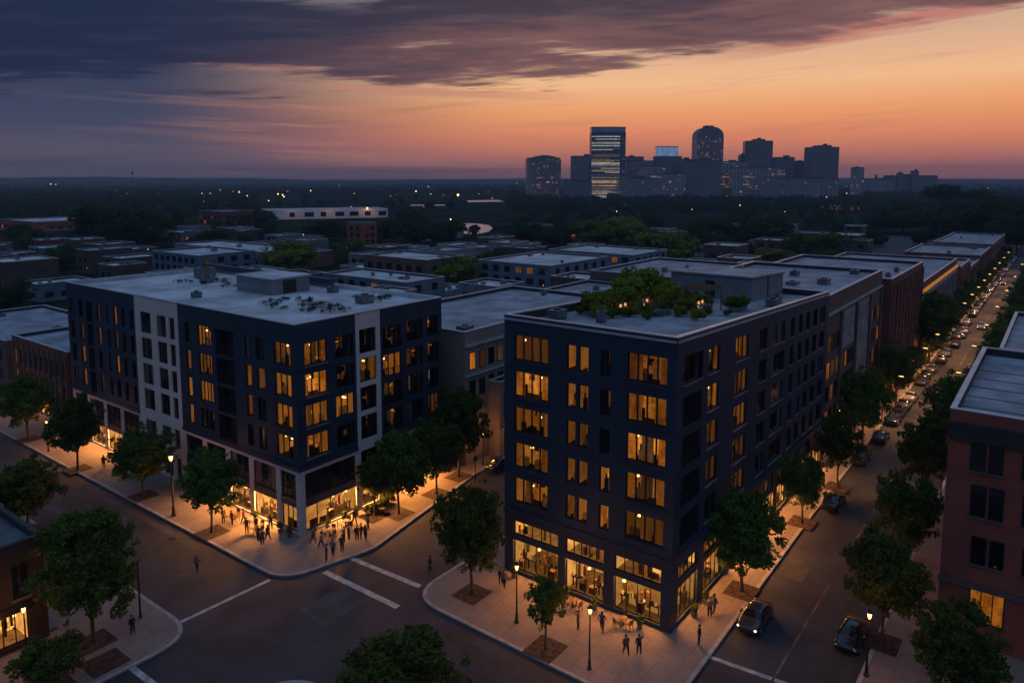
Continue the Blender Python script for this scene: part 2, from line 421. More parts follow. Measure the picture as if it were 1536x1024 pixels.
# ------------------------------------------------------------------ ground, roads, pavements
b = MB(); b.quad([(-1400,-1400,-.3),(6600,-1400,-.3),(6600,6600,-.3),(-1400,6600,-.3)]); struct(b.build('ground', EARTH))
b = MB(); b.quad([(-30,-60,0),(520,-60,0),(520,190,0),(-30,190,0)]); struct(b.build('road', ASPH))
def rounded(poly, radii, n=8):
    out = []
    N = len(poly)
    for i, p in enumerate(poly):
        r = radii[i]; p = Vector(p)
        if not r: out.append(tuple(p)); continue
        a = (Vector(poly[i-1])-p).normalized(); c = (Vector(poly[(i+1)%N])-p).normalized()
        ang = a.angle(c); d = r/math.tan(ang/2)
        p0, p1 = p+a*d, p+c*d
        for k in range(n+1):
            t = k/n; out.append(tuple(p0*(1-t)**2 + p*2*t*(1-t) + p1*t*t))
    return out
def pavement(name, poly, radii):
    pl = rounded(poly, radii)
    if sum(pl[i-1][0]*pl[i][1]-pl[i][0]*pl[i-1][1] for i in range(len(pl))) < 0: pl = pl[::-1]
    # kerb ring and paving inside it
    inner = []
    n = len(pl)
    for i in range(n):
        p = Vector(pl[i]); a = (p-Vector(pl[i-1])); c = (Vector(pl[(i+1)%n])-p)
        a = a.normalized() if a.length > 1e-6 else c.normalized(); c = c.normalized() if c.length > 1e-6 else a
        nrm = Vector((-(a+c).y, (a+c).x)).normalized(); inner.append(tuple(p+nrm*.32))
    k = MB()
    for i in range(n):
        j = (i+1)%n
        k.quad([(*pl[i],0),(*pl[j],0),(*pl[j],.14),(*pl[i],.14)])
        k.quad([(*pl[i],.14),(*pl[j],.14),(*inner[j],.14),(*inner[i],.14)])
    struct(k.build('kerb', KERB))
    q = MB(); q.prism(inner, .02, .136); struct(q.build(name, PAVE))
pavement('pavement', [(38.6,175),(38.1,54.4),(47,52.1),(67.6,56.0),(300,56.2),(300,175)], [0,3.5,5,0,0,0])
pavement('pavement', [(43.2,43.6),(42.6,19.4),(80,19.9),(480,20.3),(480,44.0),(52,43.6)], [3.6,3,0,0,0,0])
pavement('pavement', [(30.3,175),(29.4,53.2),(-25,54.2),(-25,175)], [0,3.6,0,0])
pavement('pavement', [(31.3,43.6),(31.3,-55),(-25,-55),(-25,43.6)], [4,0,0,0])
pavement('pavement', [(51.5,10.0),(480,9.4),(480,-55),(51.5,-55)], [3,0,0,0])
def stripe(p0, p1, wd, m=PAINT, name='road_marking', z=.006):
    a, c = Vector(p0[:2]), Vector(p1[:2]); d = (c-a).normalized(); n = Vector((-d.y, d.x))*wd/2
    k = MB(); k.quad([(*(a-n),z),(*(c-n),z),(*(c+n),z),(*(a+n),z)]); struct(k.build(name, m))
stripe(G(527,837), G(630,879), .55); stripe(G(487,857), G(597,910), .6)
stripe(G(255,940), G(405,869), .38); stripe(G(190,995), G(236,1030), .5); stripe(G(1066,985), G(1182,1026), .42)
stripe((47,14.9), (300,15.4), .16, PAINTY)
for x, y, r_ in ((36.5,70,.38),(37,47,.38),(54,48.5,.36),(49,46.6,.36),(60,14,.38),(75,17.4,.36),(33.5,60,.4),(97,16.4,.36)):
    k = MB(); k.quad([(x+r_*math.cos(i*PI/8),y+r_*math.sin(i*PI/8),.004) for i in range(16)]); struct(k.build('manhole_cover', BLACK))
PATCH = pbr('asphalt_patch', (.036,.036,.038), .85, .2, .8); PATCHL = pbr('worn_asphalt', (.066,.063,.062), .85, .2, .5)
for x0_, x1_, y0_, y1_, m_ in ((33,36.2,63,71,PATCH),(36.6,37.4,66,92,PATCHL),(50,63,46.2,47.1,PATCH),(39.2,41.6,28,38,PATCH),(36,41,46,49.5,PATCHL),(62,84,12.1,12.9,PATCH),(66,72,17,19.2,PATCHL),(90,104,13.3,15,PATCH),(31.5,33,76,90,PATCHL),(55,57.5,49,51.5,PATCHL)):
    k = MB(); k.quad([(x0_,y0_,.0035),(x1_,y0_+.15,.0035),(x1_-.1,y1_,.0035),(x0_+.2,y1_+.1,.0035)]); struct(k.build('road_patch', m_))
def bed(x, y, sx=1.35, sy=1.25):
    k = MB(); k.prism([(x-sx,y-sy),(x+sx,y-sy),(x+sx,y+sy),(x-sx,y+sy)], .10, .150); struct(k.build('planting_bed', MULCH))

# haze: closed box of air round everything
b = MB(); b.box(-1600, 6800, -1600, 6800, -1.5, 126); hz = b.build('haze', [], None); hz['kind'] = 'stuff'; hz['label'] = 'thin blue evening haze over the city'
m, gg, out = new_mat('haze_air')
vol = gg.node('ShaderNodeVolumePrincipled'); vol.inputs['Density'].default_value = .00019
vol.inputs['Color'].default_value = (.48,.56,.70,1); vol.inputs['Anisotropy'].default_value = 0.0
gg.l.new(vol.outputs[0], out.inputs['Volume']); hz.data.materials.append(m)

# ------------------------------------------------------------------ facades
class Face:
    """a wall plane: s runs left to right seen from outside, y runs inwards, z is up"""
    def __init__(s, ox, oy, th): s.ox, s.oy, s.c, s.s = ox, oy, math.cos(th), math.sin(th)
    def __call__(s, a, y, z): return (s.ox + a*s.c - y*s.s, s.oy + a*s.s + y*s.c, z)
def wall(mb, F, s0, s1, z0, z1, holes, mi=0, depth_=.26, y=0.0):
    xs = sorted({s0, s1} | {h[0] for h in holes} | {h[1] for h in holes}); xs = [x for x in xs if s0 <= x <= s1]
    zs = sorted({z0, z1} | {h[2] for h in holes} | {h[3] for h in holes}); zs = [z for z in zs if z0 <= z <= z1]
    for i in range(len(xs)-1):
        for j in range(len(zs)-1):
            cx, cz = (xs[i]+xs[i+1])/2, (zs[j]+zs[j+1])/2
            if any(h[0] < cx < h[1] and h[2] < cz < h[3] for h in holes): continue
            mb.quad([F(xs[i],y,zs[j]), F(xs[i+1],y,zs[j]), F(xs[i+1],y,zs[j+1]), F(xs[i],y,zs[j+1])], mi)
    for a, c, e, f in holes:
        d = y+depth_
        mb.quad([F(a,y,e),F(a,d,e),F(a,d,f),F(a,y,f)], mi); mb.quad([F(c,d,e),F(c,y,e),F(c,y,f),F(c,d,f)], mi)
        mb.quad([F(a,y,e),F(c,y,e),F(c,d,e),F(a,d,e)], mi); mb.quad([F(a,d,f),F(c,d,f),F(c,y,f),F(a,y,f)], mi)
def room(F, a, c, e, f, level, parent, org, warp, deep=1.1, y0=.24, furn=True):
    """what is seen behind a lit pane"""
    k = MB(); W = c-a; y1 = y0+deep
    # 0 back 1 side 2 dark 3 curtain 4 bulb
    k.quad([F(a,y1,e),F(c,y1,e),F(c,y1,f),F(a,y1,f)], 0)
    k.quad([F(a,y0,e),F(a,y1,e),F(a,y1,f),F(a,y0,f)], 1); k.quad([F(c,y1,e),F(c,y0,e),F(c,y0,f),F(c,y1,f)], 1)
    k.quad([F(a,y1,f),F(c,y1,f),F(c,y0,f),F(a,y0,f)], 1); k.quad([F(a,y0,e),F(c,y0,e),F(c,y1,e),F(a,y1,e)], 2)
    H = f-e
    if furn:
        n = 1 if W < 1.2 else int(W*1.4)
        for _ in range(n):
            p = rng.uniform(a+.05, c-.2); q = min(c-.03, p+rng.uniform(.2,.8)); h = rng.uniform(.18,.42)*H
            k.box(p, q, y0+.35, y0+.8, e, e+h, 5 if rng.random()<.55 else 2, F)
            if rng.random() < .5: k.box(p+.05, p+.14, y0+.45, y0+.6, e+h, e+h+rng.uniform(.15,.5), 2, F)
        for _ in range(n):
            p = rng.uniform(a, c-.3); k.box(p, p+rng.uniform(.15,.5), y1-.06, y1-.02, e+H*rng.uniform(.5,.65), e+H*rng.uniform(.7,.9), 2 if rng.random()<.5 else 3, F)
        if W > 1.5:
            for _ in range(rng.randint(1,2)):
                p = rng.uniform(a+.3,c-.3); zc = f-rng.uniform(.35,.7)
                k.box(p-.1,p+.1,y0+.5,y0+.7,zc-.06,zc+.06,4,F); k.box(p-.01,p+.01,y0+.59,y0+.61,zc+.06,f,2,F)
    np_ = max(1, int(W/.85))
    for i in range(np_):
        if np_ > 1 and rng.random() < .42:
            p, q_ = a+W*i/np_+.03, a+W*(i+1)/np_-.03; zb_ = e if rng.random() < .6 else e+H*rng.uniform(.2,.6)
            k.quad([F(p,y0+.2,zb_),F(q_,y0+.2,zb_),F(q_,y0+.2,f),F(p,y0+.2,f)], 3 if rng.random() < .6 else 5)
    for sd in (0, 1):
        if rng.random() < .75:
            cw = W*rng.uniform(.10,.26); p, q = (a, a+cw) if sd == 0 else (c-cw, c)
            nn = max(2, int(cw/.12))
            for i in range(nn):
                u0 = p+(q-p)*i/nn; u1 = p+(q-p)*(i+1)/nn; um = (u0+u1)/2
                k.quad([F(u0,y0+.10,e),F(um,y0+.15,e),F(um,y0+.15,f),F(u0,y0+.10,f)],3); k.quad([F(um,y0+.15,e),F(u1,y0+.10,e),F(u1,y0+.10,f),F(um,y0+.15,f)],3)
    mats = {'bright': (LIT_B, LIT_SIDE, INNER, LIT_M, BULB, LIT_D), 'medium': (LIT_M, LIT_SIDE, INNER, LIT_MC, BULB, LIT_D), 'dim': (LIT_D if rng.random() < .8 else LIT_C, INNER, INNER, CURT, LIT_B, INNER)}[level]
    return k.build('room_interior', mats, parent, org, warp=warp)
def window(parent, F, a, c, e, f, panes, level, org, warp=None, sill=False, fm=DARKFRAME, yd=.16, rows=1):
    """frame and mullions; its pane and the room behind are sub-parts"""
    k = MB(); t = .075
    k.box(a,a+t,yd,yd+.09,e,f,0,F); k.box(c-t,c,yd,yd+.09,e,f,0,F)
    k.box(a+t,c-t,yd,yd+.09,e,e+t,0,F); k.box(a+t,c-t,yd,yd+.09,f-t,f,0,F)
    for i in range(1, panes):
        m_ = a+(c-a)*i/panes; k.box(m_-.065,m_+.065,yd+.002,yd+.085,e+t,f-t,0,F)
    for i in range(1, rows):
        m_ = e+(f-e)*i/rows; k.box(a+t,c-t,yd+.004,yd+.083,m_-.03,m_+.03,0,F)
    if sill: k.box(a-.12,c+.12,-.09,.10,e-.10,e-.005,1,F)
    o = k.build('window', [fm, RAIL], parent, org, warp=warp)
    if level != 'dark': o['label'] = 'window lit amber from inside' if level != 'dim' else 'window faintly lit from inside'
    k = MB(); k.quad([F(a+t,yd+.05,e+t),F(c-t,yd+.05,e+t),F(c-t,yd+.05,f-t),F(a+t,yd+.05,f-t)])
    k.build('pane', DGLASS if level == 'dark' else GLASS, o, org, warp=warp)
    if level == 'dark':
        if rng.random() < .6:
            k = MB(); W = c-a
            for sd in (0,1):
                cw = W*rng.uniform(.12,.4); p = a+t if sd == 0 else c-t-cw
                k.quad([F(p,yd+.046,e+t),F(p+cw,yd+.046,e+t),F(p+cw,yd+.046,f-t),F(p,yd+.046,f-t)])
                if rng.random() < .5: break
            k.build('curtain', CURT, o, org, warp=warp)
    else: room(F, a+t, c-t, e+t, f-t, level, o, org, warp)
    return o
def recess(parent, F, a, c, e, f, org, warp=None, litstrip=None):
    """a balcony cut into the facade"""
    k = MB(); d = 1.3
    k.quad([F(a,d,e),F(c,d,e),F(c,d,f),F(a,d,f)],0); k.quad([F(a,.26,e),F(a,d,e),F(a,d,f),F(a,.26,f)],0); k.quad([F(c,d,e),F(c,.26,e),F(c,.26,f),F(c,d,f)],0)
    k.quad([F(a,.26,e),F(c,.26,e),F(c,d,e),F(a,d,e)],0); k.quad([F(a,d,f),F(c,d,f),F(c,.26,f),F(a,.26,f)],0)
    if litstrip:
        p, q = a+(c-a)*litstrip[0], a+(c-a)*litstrip[1]
        k.box(p,q,d-.06,d-.01,e+.05,f-.25,2,F)
    o = k.build('balcony', [SEALCOAT, RAIL, LIT_D], parent, org, warp=warp)
    k = MB(); k.box(a,c,.05,.09,e+1.0,e+1.05,0,F); k.box(a,c,.05,.09,e+.05,e+.09,0,F)
    n = max(2, int((c-a)/.16))
    for i in range(n+1): x = a+.02+(c-a-.04)*i/n; k.box(x-.012,x+.012,.055,.085,e+.09,e+1.0,0,F)
    k.build('railing', BLACK, o, org, warp=warp)
    return o
def shop(parent, F, a, c, e, f, org, warp=None, panes=4, deep=3.6, bright=True, transom=False, lampw=0, tables=True):
    """shop window with the lit shop behind it"""
    k = MB(); t = .07; yd = .18
    k.box(a,a+t,yd,yd+.1,e,f,0,F); k.box(c-t,c,yd,yd+.1,e,f,0,F); k.box(a+t,c-t,yd,yd+.1,e,e+.12,0,F); k.box(a+t,c-t,yd,yd+.1,f-t,f,0,F)
    for i in range(1, panes):
        m_ = a+(c-a)*(i+rng.uniform(-.08,.08))/panes; k.box(m_-.035,m_+.035,yd+.002,yd+.095,e+.12,f-t,0,F)
    o = k.build('shop_window', DARKFRAME, parent, org, warp=warp); o['label'] = 'glowing shop window full of goods'
    k = MB(); k.quad([F(a+t,yd+.05,e+.12),F(c-t,yd+.05,e+.12),F(c-t,yd+.05,f-t),F(a+t,yd+.05,f-t)]); k.build('pane', GLASS, o, org, warp=warp)
    k = MB(); y0, y1 = yd+.1, yd+deep; A, B = a+t, c-t
    # 0 wall 1 shelves 2 floor 3 dark 4 bulb 5 wood
    k.quad([F(A,y1,e),F(B,y1,e),F(B,y1,f),F(A,y1,f)],1)
    k.quad([F(A,y0,e),F(A,y1,e),F(A,y1,f),F(A,y0,f)],0); k.quad([F(B,y1,e),F(B,y0,e),F(B,y0,f),F(B,y1,f)],0)
    k.quad([F(A,y1,f),F(B,y1,f),F(B,y0,f),F(A,y0,f)],0); k.quad([F(A,y0,e),F(B,y0,e),F(B,y1,e),F(A,y1,e)],2)
    W = B-A; H = f-e
    k.build('shop_interior', [SHOPW, SHELF, SHOPF], o, org, warp=warp)
    k = MB()
    p = A+.1
    while p < B-.5:
        q = min(B-.05, p+rng.uniform(.7,1.5))
        if rng.random() < .75: k.box(p,q,y1-.35,y1-.04,e+.1,e+H*rng.uniform(.55,.85),0,F)
        p = q+rng.uniform(.05,.4)
    if not transom:
        # low display and counter close to the glass
        p = A+.1
        while p < B-.4:
            q = min(B-.05, p+rng.uniform(.4,1.1)); r = rng.random()
            if r < .5: k.box(p,q,y0+.3,y0+.75,e+.02,e+H*rng.uniform(.2,.36),1 if rng.random()<.5 else 2,F)
            elif r < .8: k.box(p,q,y0+.5,y0+.9,e+H*.30,e+H*.33,1,F); k.box(p+.05,p+.1,y0+.6,y0+.8,e,e+H*.3,1,F); k.box(q-.1,q-.05,y0+.6,y0+.8,e,e+H*.3,1,F)
            for _ in range(rng.randint(1,4)):
                x = rng.uniform(p,q); z = e+H*rng.uniform(.33,.36); h = rng.uniform(.1,.4)
                k.box(x,x+rng.uniform(.06,.2),y0+.5,y0+.65,z,z+h,rng.choice((1,1,0,2)),F)
            p = q+rng.uniform(.1,.5)
        for _ in range(max(2, int(W*1.5))):                # hanging signs, mannequins, rails
            x = rng.uniform(A+.1,B-.3); z0 = e+H*rng.uniform(.1,.5)
            k.box(x,x+rng.uniform(.1,.35),y0+.9,y0+1.1,z0,z0+H*rng.uniform(.25,.5),rng.choice((1,1,2)),F)
    else:
        for _ in range(int(W*1.2)):
            x = rng.uniform(A,B-.3); k.box(x,x+rng.uniform(.08,.5),y0+.4,y0+.6,e,e+H*rng.uniform(.2,.9),rng.choice((1,2,2)),F)
    for _ in range(max(1, int(W/1.6))):
        x = rng.uniform(A+.2,B-.2); z = f-rng.uniform(.15,.35)*H; k.box(x-.09,x+.09,y0+.7,y0+.88,z-.07,z+.07,3,F); k.box(x-.01,x+.01,y0+.78,y0+.8,z+.07,f,1,F)
    k.build('shop_fittings', [SHELF, INNER, WOOD, BULB], o, org, warp=warp)
    if lampw:
        p = F((a+c)/2, .9, f-.25); n0 = F(0,0,0); n1 = F(0,-1,0)
        if warp: p = warp(p)
        aim = (n1[0]-n0[0], n1[1]-n0[1], -1.15)
        area('shop_lamp', o, (p[0]-org[0],p[1]-org[1],p[2]-org[2]), lampw*2.4, (c-a)*.8, .25, aim)
    return o
def roof_slab(parent, poly, z, org, mats, ph=.5, th=.35, warp=None, name='roof', cop=True, copm=None):
    """deck, parapet all round and pale coping"""
    k = MB(); n = len(poly)
    k.quad([(*p, z) for p in poly], 0)
    ins = []
    for i in range(n):
        p = Vector(poly[i]); a = (p-Vector(poly[i-1])).normalized(); c = (Vector(poly[(i+1)%n])-p).normalized()
        nrm = Vector((-(a+c).y,(a+c).x)); nrm = nrm/ max(.2, nrm.dot(Vector((-a.y,a.x))));  ins.append(tuple(p+nrm*th))
    for i in range(n):
        j = (i+1)%n
        k.quad([(*ins[j],z),(*ins[i],z),(*ins[i],z+ph),(*ins[j],z+ph)],1)
    r = k.build(name, [mats[0], mats[1]], parent, org, warp=warp)
    k = MB()
    out = []
    for i in range(n):
        p = Vector(poly[i]); a = (p-Vector(poly[i-1])).normalized(); c = (Vector(poly[(i+1)%n])-p).normalized()
        nrm = Vector((-(a+c).y,(a+c).x)); nrm = nrm/max(.2, nrm.dot(Vector((-a.y,a.x)))); out.append(tuple(p-nrm*.06))
    for i in range(n):
        j = (i+1)%n
        k.quad([(*out[i],z+ph),(*out[j],z+ph),(*out[j],z+ph+.1),(*out[i],z+ph+.1)],0)
        k.quad([(*out[i],z+ph+.1),(*out[j],z+ph+.1),(*ins[j],z+ph+.1),(*ins[i],z+ph+.1)],0)
        k.quad([(*ins[j],z+ph),(*ins[i],z+ph),(*ins[i],z+ph+.1),(*ins[j],z+ph+.1)],0)
    if cop: k.build('coping', copm or COPING, r, org, warp=warp)
    return r
def L(p): return rng.choices(('bright','medium','dim','dark'), p)[0]

# ------------------------------------------------------------------ left apartment block (A)
AU0, AU1, AV0, AV1 = 44.3, 65.5, 59.7, 110.0
ORG = (AU0, AV0, .14)
blkA = thing('apartment_block', 'navy and pale-panelled apartment block with white flat roof at the left street corner', 'building', ORG)
FA = Face(AU0, AV1, -PI/2)                       # faces the wide street
FB = Face(AU0, AV0, 0)                           # faces the cross street
sv = lambda v: AV1 - v
rowsA = [10.25 - 2.35 + 3.17*k for k in range(4)]
HA = 2.35
navy, stone, panel = MB(), MB(), MB()
colsA = [  # v from, v to, panes, lit pattern from bottom to top
 (109.2,107.9,2,'dddd'), (106.5,105.3,1,'mmmd'), (101.3,100.4,1,'mmmm'), (98.6,97.8,1,'dddd'), (96.8,95.8,1,'mmmm'),
 (94.6,93.8,1,'dddd'), (92.5,91.6,1,'xddd'),
 (79.8,78.7,1,'mmmm'), (77.2,74.5,4,'mmmm'), (68.2,67.1,1,'mmmd'), (66.2,64.8,1,'dmmx'), (63.2,60.5,3,'mmmm')]
pan = [(89.9,87.4,2),(86.0,83.9,2),(83.2,82.0,1)]
recA = [(104.3,102.6),(73.6,70.2)]
def lv(ch): return {'d':L((0,0,.25,.75)),'m':L((.25,.6,.15,0)),'b':L((.8,.2,0,0)),'x':'dim'}[ch]
hn, hp, hs = [], [], []
for v0, v1, n, pat in colsA:
    for k in range(4):
        e = rowsA[k]; hn.append((sv(v0),sv(v1),e,e+HA)); window(blkA, FA, sv(v0), sv(v1), e, e+HA, n, lv(pat[k]), ORG)
for v0, v1 in recA:
    for k in range(4):
        e = rowsA[k]-.5; hn.append((sv(v0),sv(v1),e,e+HA+.5)); recess(blkA, FA, sv(v0), sv(v1), e, e+HA+.5, ORG)
for v0, v1, n in pan:
    for k in range(4):
        e = rowsA[k]-.1; hp.append((sv(v0),sv(v1),e,e+HA+.25)); window(blkA, FA, sv(v0), sv(v1), e, e+HA+.25, n, L((0,0,.18,.82)), ORG)
    hp.append((sv(v0),sv(v1),4.15,6.5)); window(blkA, FA, sv(v0), sv(v1), 4.15, 6.5, n, 'dark', ORG)
    hp.append((sv(v0),sv(v1),.45,3.05)); window(blkA, FA, sv(v0), sv(v1), .45, 3.05, n, 'dark', ORG)
TOPA = 21.75
wall(navy, FA, 0, sv(91.2), 7.0, TOPA, [h for h in hn if h[1] <= sv(91.2)])
wall(panel, FA, sv(91.2), sv(81.2), .14, TOPA+.02, hp); panel.build('panel_wall', PANEL, blkA, ORG); panel = MB()
wall(navy, FA, sv(81.2), sv(AV0), 7.0, TOPA, [h for h in hn if h[0] >= sv(81.2)])
# podium bays towards the wide street
def bays(F, edges, mb, z1=7.0, pil=.38, lamps=0, upper='dark', skip=(), shopz=(.35,2.95), up=(3.8,6.45), spm=NAVY, panes=3):
    holes = []
    for i in range(len(edges)-1):
        a, c = edges[i]+pil, edges[i+1]-pil
        holes.append((a,c,.30,up[1]+.02))
        sp = MB(); sp.box(a,c,.04,.30,shopz[1],up[0],0,F); sp.build('spandrel', spm, blk_, org_)
        sp = MB(); sp.box(a,c,.02,.28,.145,.34,0,F); sp.build('plinth', STONE, blk_, org_)
        if i in skip: window(blk_, F, a, c, shopz[0], shopz[1], panes, L((0,0,.5,.5)), org_)
        else: shop(blk_, F, a, c, shopz[0], shopz[1], org_, panes=panes, lampw=lamps[i] if isinstance(lamps,(list,tuple)) else lamps)
        window(blk_, F, a, c, up[0], up[1], panes, upper if upper != 'mix' else L((0,.1,.3,.6)), org_)
    return holes
blk_, org_ = blkA, ORG
e1 = [sv(x) for x in (109.7,105.2,100.6,96.0,91.2)]
e2 = [sv(x) for x in (81.2,76.8,72.2,67.9,63.2,59.95)]
h1 = bays(FA, e1, stone, lamps=[200,300,400,0], skip=(3,))
h2 = bays(FA, e2, stone, lamps=[0,350,350,760,700], skip=(0,))
wall(stone, FA, 0, sv(91.2), .14, 7.0, h1, depth_=.4); stone.build('podium', STONE, blkA, ORG); stone = MB(); wall(stone, FA, sv(81.2), sv(AV0), .14, 7.0, h2, depth_=.4)
# towards the cross street
su = lambda u: u - AU0
colsB = [(45.4,48.2,3,'bbbb'), (49.2,51.7,3,'xmxx'), (59.5,62.2,3,'dxxx'), (63.0,64.9,3,'mxxd')]
hn, hp = [], []
for u0, u1, n, pat in colsB:
    for k in range(4):
        e = rowsA[k]; hn.append((su(u0),su(u1),e,e+HA)); window(blkA, FB, su(u0), su(u1), e, e+HA, n, lv(pat[k]), ORG, sill=(n==3 and u0<46))
for k in range(4):
    e = rowsA[k]-.3; hn.append((su(55.9),su(58.7),e,e+HA+.2)); window(blkA, FB, su(55.9), su(58.7), e, e+HA+.2, 3, ('dim','dim','medium','dim')[k], ORG)
    r = MB(); r.box(su(55.7),su(58.9),-.06,-.02,e+.95,e+1.0,0,FB); r.box(su(55.7),su(58.9),-.07,.2,e-.2,e-.01,1,FB)
    for i in range(18): x = su(55.75)+i*.185; r.box(x,x+.02,-.055,-.025,e,e+.95,0,FB)
    r.build('railing', [BLACK, NAVY], blkA, ORG)
    e = rowsA[k]-.1; hp.append((su(52.5),su(54.9),e,e+HA+.3)); window(blkA, FB, su(52.5), su(54.9), e, e+HA+.3, 2, ('dim','dim','medium','dim')[k], ORG)
hp += [(su(52.4),su(54.9),4.0,6.6),(su(52.4),su(54.9),.35,2.95)]
window(blkA, FB, su(52.4), su(54.9), 4.0, 6.6, 2, 'dim', ORG); shop(blkA, FB, su(52.4), su(54.9), .35, 2.95, ORG, panes=2, lampw=380)
wall(navy, FB, 0, su(52.0), 7.0, TOPA, [h for h in hn if h[1] <= su(52.0)])
wall(panel, FB, su(52.0), su(55.5), .14, TOPA+.02, hp)
wall(navy, FB, su(55.5), su(AU1), 7.0, TOPA, [h for h in hn if h[0] >= su(55.5)])
h3 = bays(FB, [su(44.6), su(52.0)], stone, lamps=[1050], panes=4)
h4 = bays(FB, [su(x) for x in (55.5,60.4,65.4)], stone, lamps=[420,380])
wall(stone, FB, 0, su(52.0), .14, 7.0, h3, depth_=.4)
for u, v in ((AU0,AV0),):
    stone.box(u-.05,u+.42,v-.05,v+.22,.14,7.0,0)
stone.build('podium', STONE, blkA, ORG); stone = MB(); wall(stone, FB, su(55.5), su(AU1), .14, 7.0, h4, depth_=.4)
FAr, FAb = Face(AU1, AV0, PI/2), Face(AU1, AV1, PI)
wall(navy, FAr, 0, AV1-AV0, .14, TOPA, []); wall(navy, FAb, 0, AU1-AU0, .14, TOPA, [])
for z in (7.0,):   # band where the navy storeys overhang
    navy.box(AU0-.12,AU0-.002,AV0-.12,81.2,z-.12,z+.25); navy.box(AU0-.12,AU0-.002,91.2,AV1,z-.12,z+.25); navy.box(AU0-.002,52.0,AV0-.12,AV0-.002,z-.12,z+.25); navy.box(55.5,AU1,AV0-.12,AV0-.002,z-.12,z+.25)
for k in range(4):  # sills round the glazed corner
    z = rowsA[k]; navy.box(AU0-.14,AU0-.003,AV0-.14,63.6,z-.34,z-.12); navy.box(AU0-.003,48.6,AV0-.14,AV0-.003,z-.34,z-.12)
navy.build('wall', NAVY, blkA, ORG); stone.build('podium', STONE, blkA, ORG); panel.build('panel_wall', PANEL, blkA, ORG)
rA = roof_slab(blkA, [(AU0,AV0),(AU1,AV0),(AU1,AV1),(AU0,AV1)], 21.3, ORG, (ROOFW, ROOFW), ph=.45)
k = MB(); k.box(55.9,61.6,79.5,87.2,21.3,23.3,0); k.box(55.7,61.8,79.3,87.4,23.3,23.45,1); k.box(57.5,59.5,79.44,79.5,21.4,23.0,2)
k.build('stair_house', [GREYCLAD, ROOFW, DARKFRAME], blkA, ORG)
k = MB(); k.box(64.6,65.45,79,109.9,21.76,22.5); k.build('parapet_wall', NAVY, blkA, ORG)

# ------------------------------------------------------------------ right apartment block (B)
BU0, BU1, BV0, BV1 = 51.7, 96.0, 23.1, 39.6
ORG = (BU0, BV0, .14)
def warpB(p): return (p[0], p[1], p[2]*(1 - .0018*max(0, p[0]-BU0)))   # the whole block falls a little along the avenue
blkB = thing('apartment_block', 'dark navy six-storey apartment block with roof garden standing between the two streets', 'building', ORG)
FL = Face(BU0, BV1, -PI/2); FR = Face(BU0, BV0, 0)
sv = lambda v: BV1 - v; su = lambda u: u - BU0
rowsB = [6.95 + 3.27*k for k in range(5)]
navy, stone, brown = MB(), MB(), MB()
hn = []
pats = {0:['medium','bright','medium','bright','medium'],1:['bright','medium','medium','bright','bright'],2:['bright','dark','dim','dim','dim'],3:['medium','bright','bright','bright','bright']}
pats[2] = ['bright','bright','dark','dim','dim']
for k in range(5):
    e = rowsB[k]
    for v0, v1, n, lev in ((38.5,34.9,4,pats[0][k]),(33.0,32.1,1,pats[1][k]),(31.85,30.9,1,pats[1][(k+2)%5]),(29.75,28.8,1,pats[2][k]),(27.3,23.9,4,pats[3][k])):
        hgt = 2.3 if n == 4 else 2.15
        hn.append((sv(v0),sv(v1),e,e+hgt)); window(blkB, FL, sv(v0), sv(v1), e, e+hgt, n, lev, ORG)
TOPB = 23.95
wall(navy, FL, 0, sv(BV0), 6.0, TOPB, hn, depth_=.32)
for k in range(5):
    z = rowsB[k]
    for v0, v1 in ((38.9,34.6),(27.6,23.6)): navy.box(BU0-.12,BU0-.003,v1,v0,z-.22,z-.06)
hn = []
cR = [(58.0,60.5,2,'mmmmm'),(64.2,67.6,3,'mmmmm'),(70.6,72.9,2,'ddddd'),(74.6,78.6,2,'ddddd'),(80.6,82.0,1,'ddddd'),(83.6,85.0,1,'ddddd'),(86.4,87.9,1,'ddddd'),(89.3,91.0,1,'ddddd'),(92.4,94.6,2,'ddddd')]
for k in range(5):
    e = rowsB[k]
    for u0, u1, n, pat in cR:
        hn.append((su(u0),su(u1),e,e+2.25)); window(blkB, FR, su(u0), su(u1), e, e+2.25, n, lv(pat[k]) if pat[k]=='m' else L((0,0,.04,.96)), ORG, warp=warpB, sill=True)
    a, c = su(53.0), su(56.8)
    if k == 4:
        hn.append((a,c,e,e+2.3)); window(blkB, FR, a, c, e, e+2.3, 3, 'dim', ORG, warp=warpB, sill=True)
    else:
        hn.append((a,c,e-.3,e+2.3)); recess(blkB, FR, a, c, e-.3, e+2.3, ORG, warp=warpB, litstrip=(.12,.3))
nb = MB()
wall(nb, FR, 0, su(BU1), 6.0, TOPB, hn, depth_=.32)
# podium of the right block
def podium(F, bl, mb, warp, pil, lampl, tz=(3.8,5.15), sz=(.5,3.35), tr='shop'):
    holes = []
    for i, (a, c) in enumerate(bl):
        holes += [(a,c,tz[0],tz[1]),(a,c,sz[0],sz[1])]
        shop(blkB, F, a, c, sz[0], sz[1], ORG, warp=warp, panes=4, lampw=lampl[i], deep=4.2)
        if tr == 'shop': shop(blkB, F, a, c, tz[0], tz[1], ORG, warp=warp, panes=5, deep=2.2, transom=True)
        else: window(blkB, F, a, c, tz[0]-.2, tz[1]+.3, 3, 'dark', ORG, warp=warp); holes[-2] = (a,c,tz[0]-.2,tz[1]+.3)
    return holes
hL = podium(FL, [(sv(38.6),sv(33.75)),(sv(33.0),sv(29.2)),(sv(28.2),sv(24.0))], stone, None, .5, [170,170,190])
wall(navy, FL, 0, sv(BV0), .14, 6.0, hL, depth_=.4)
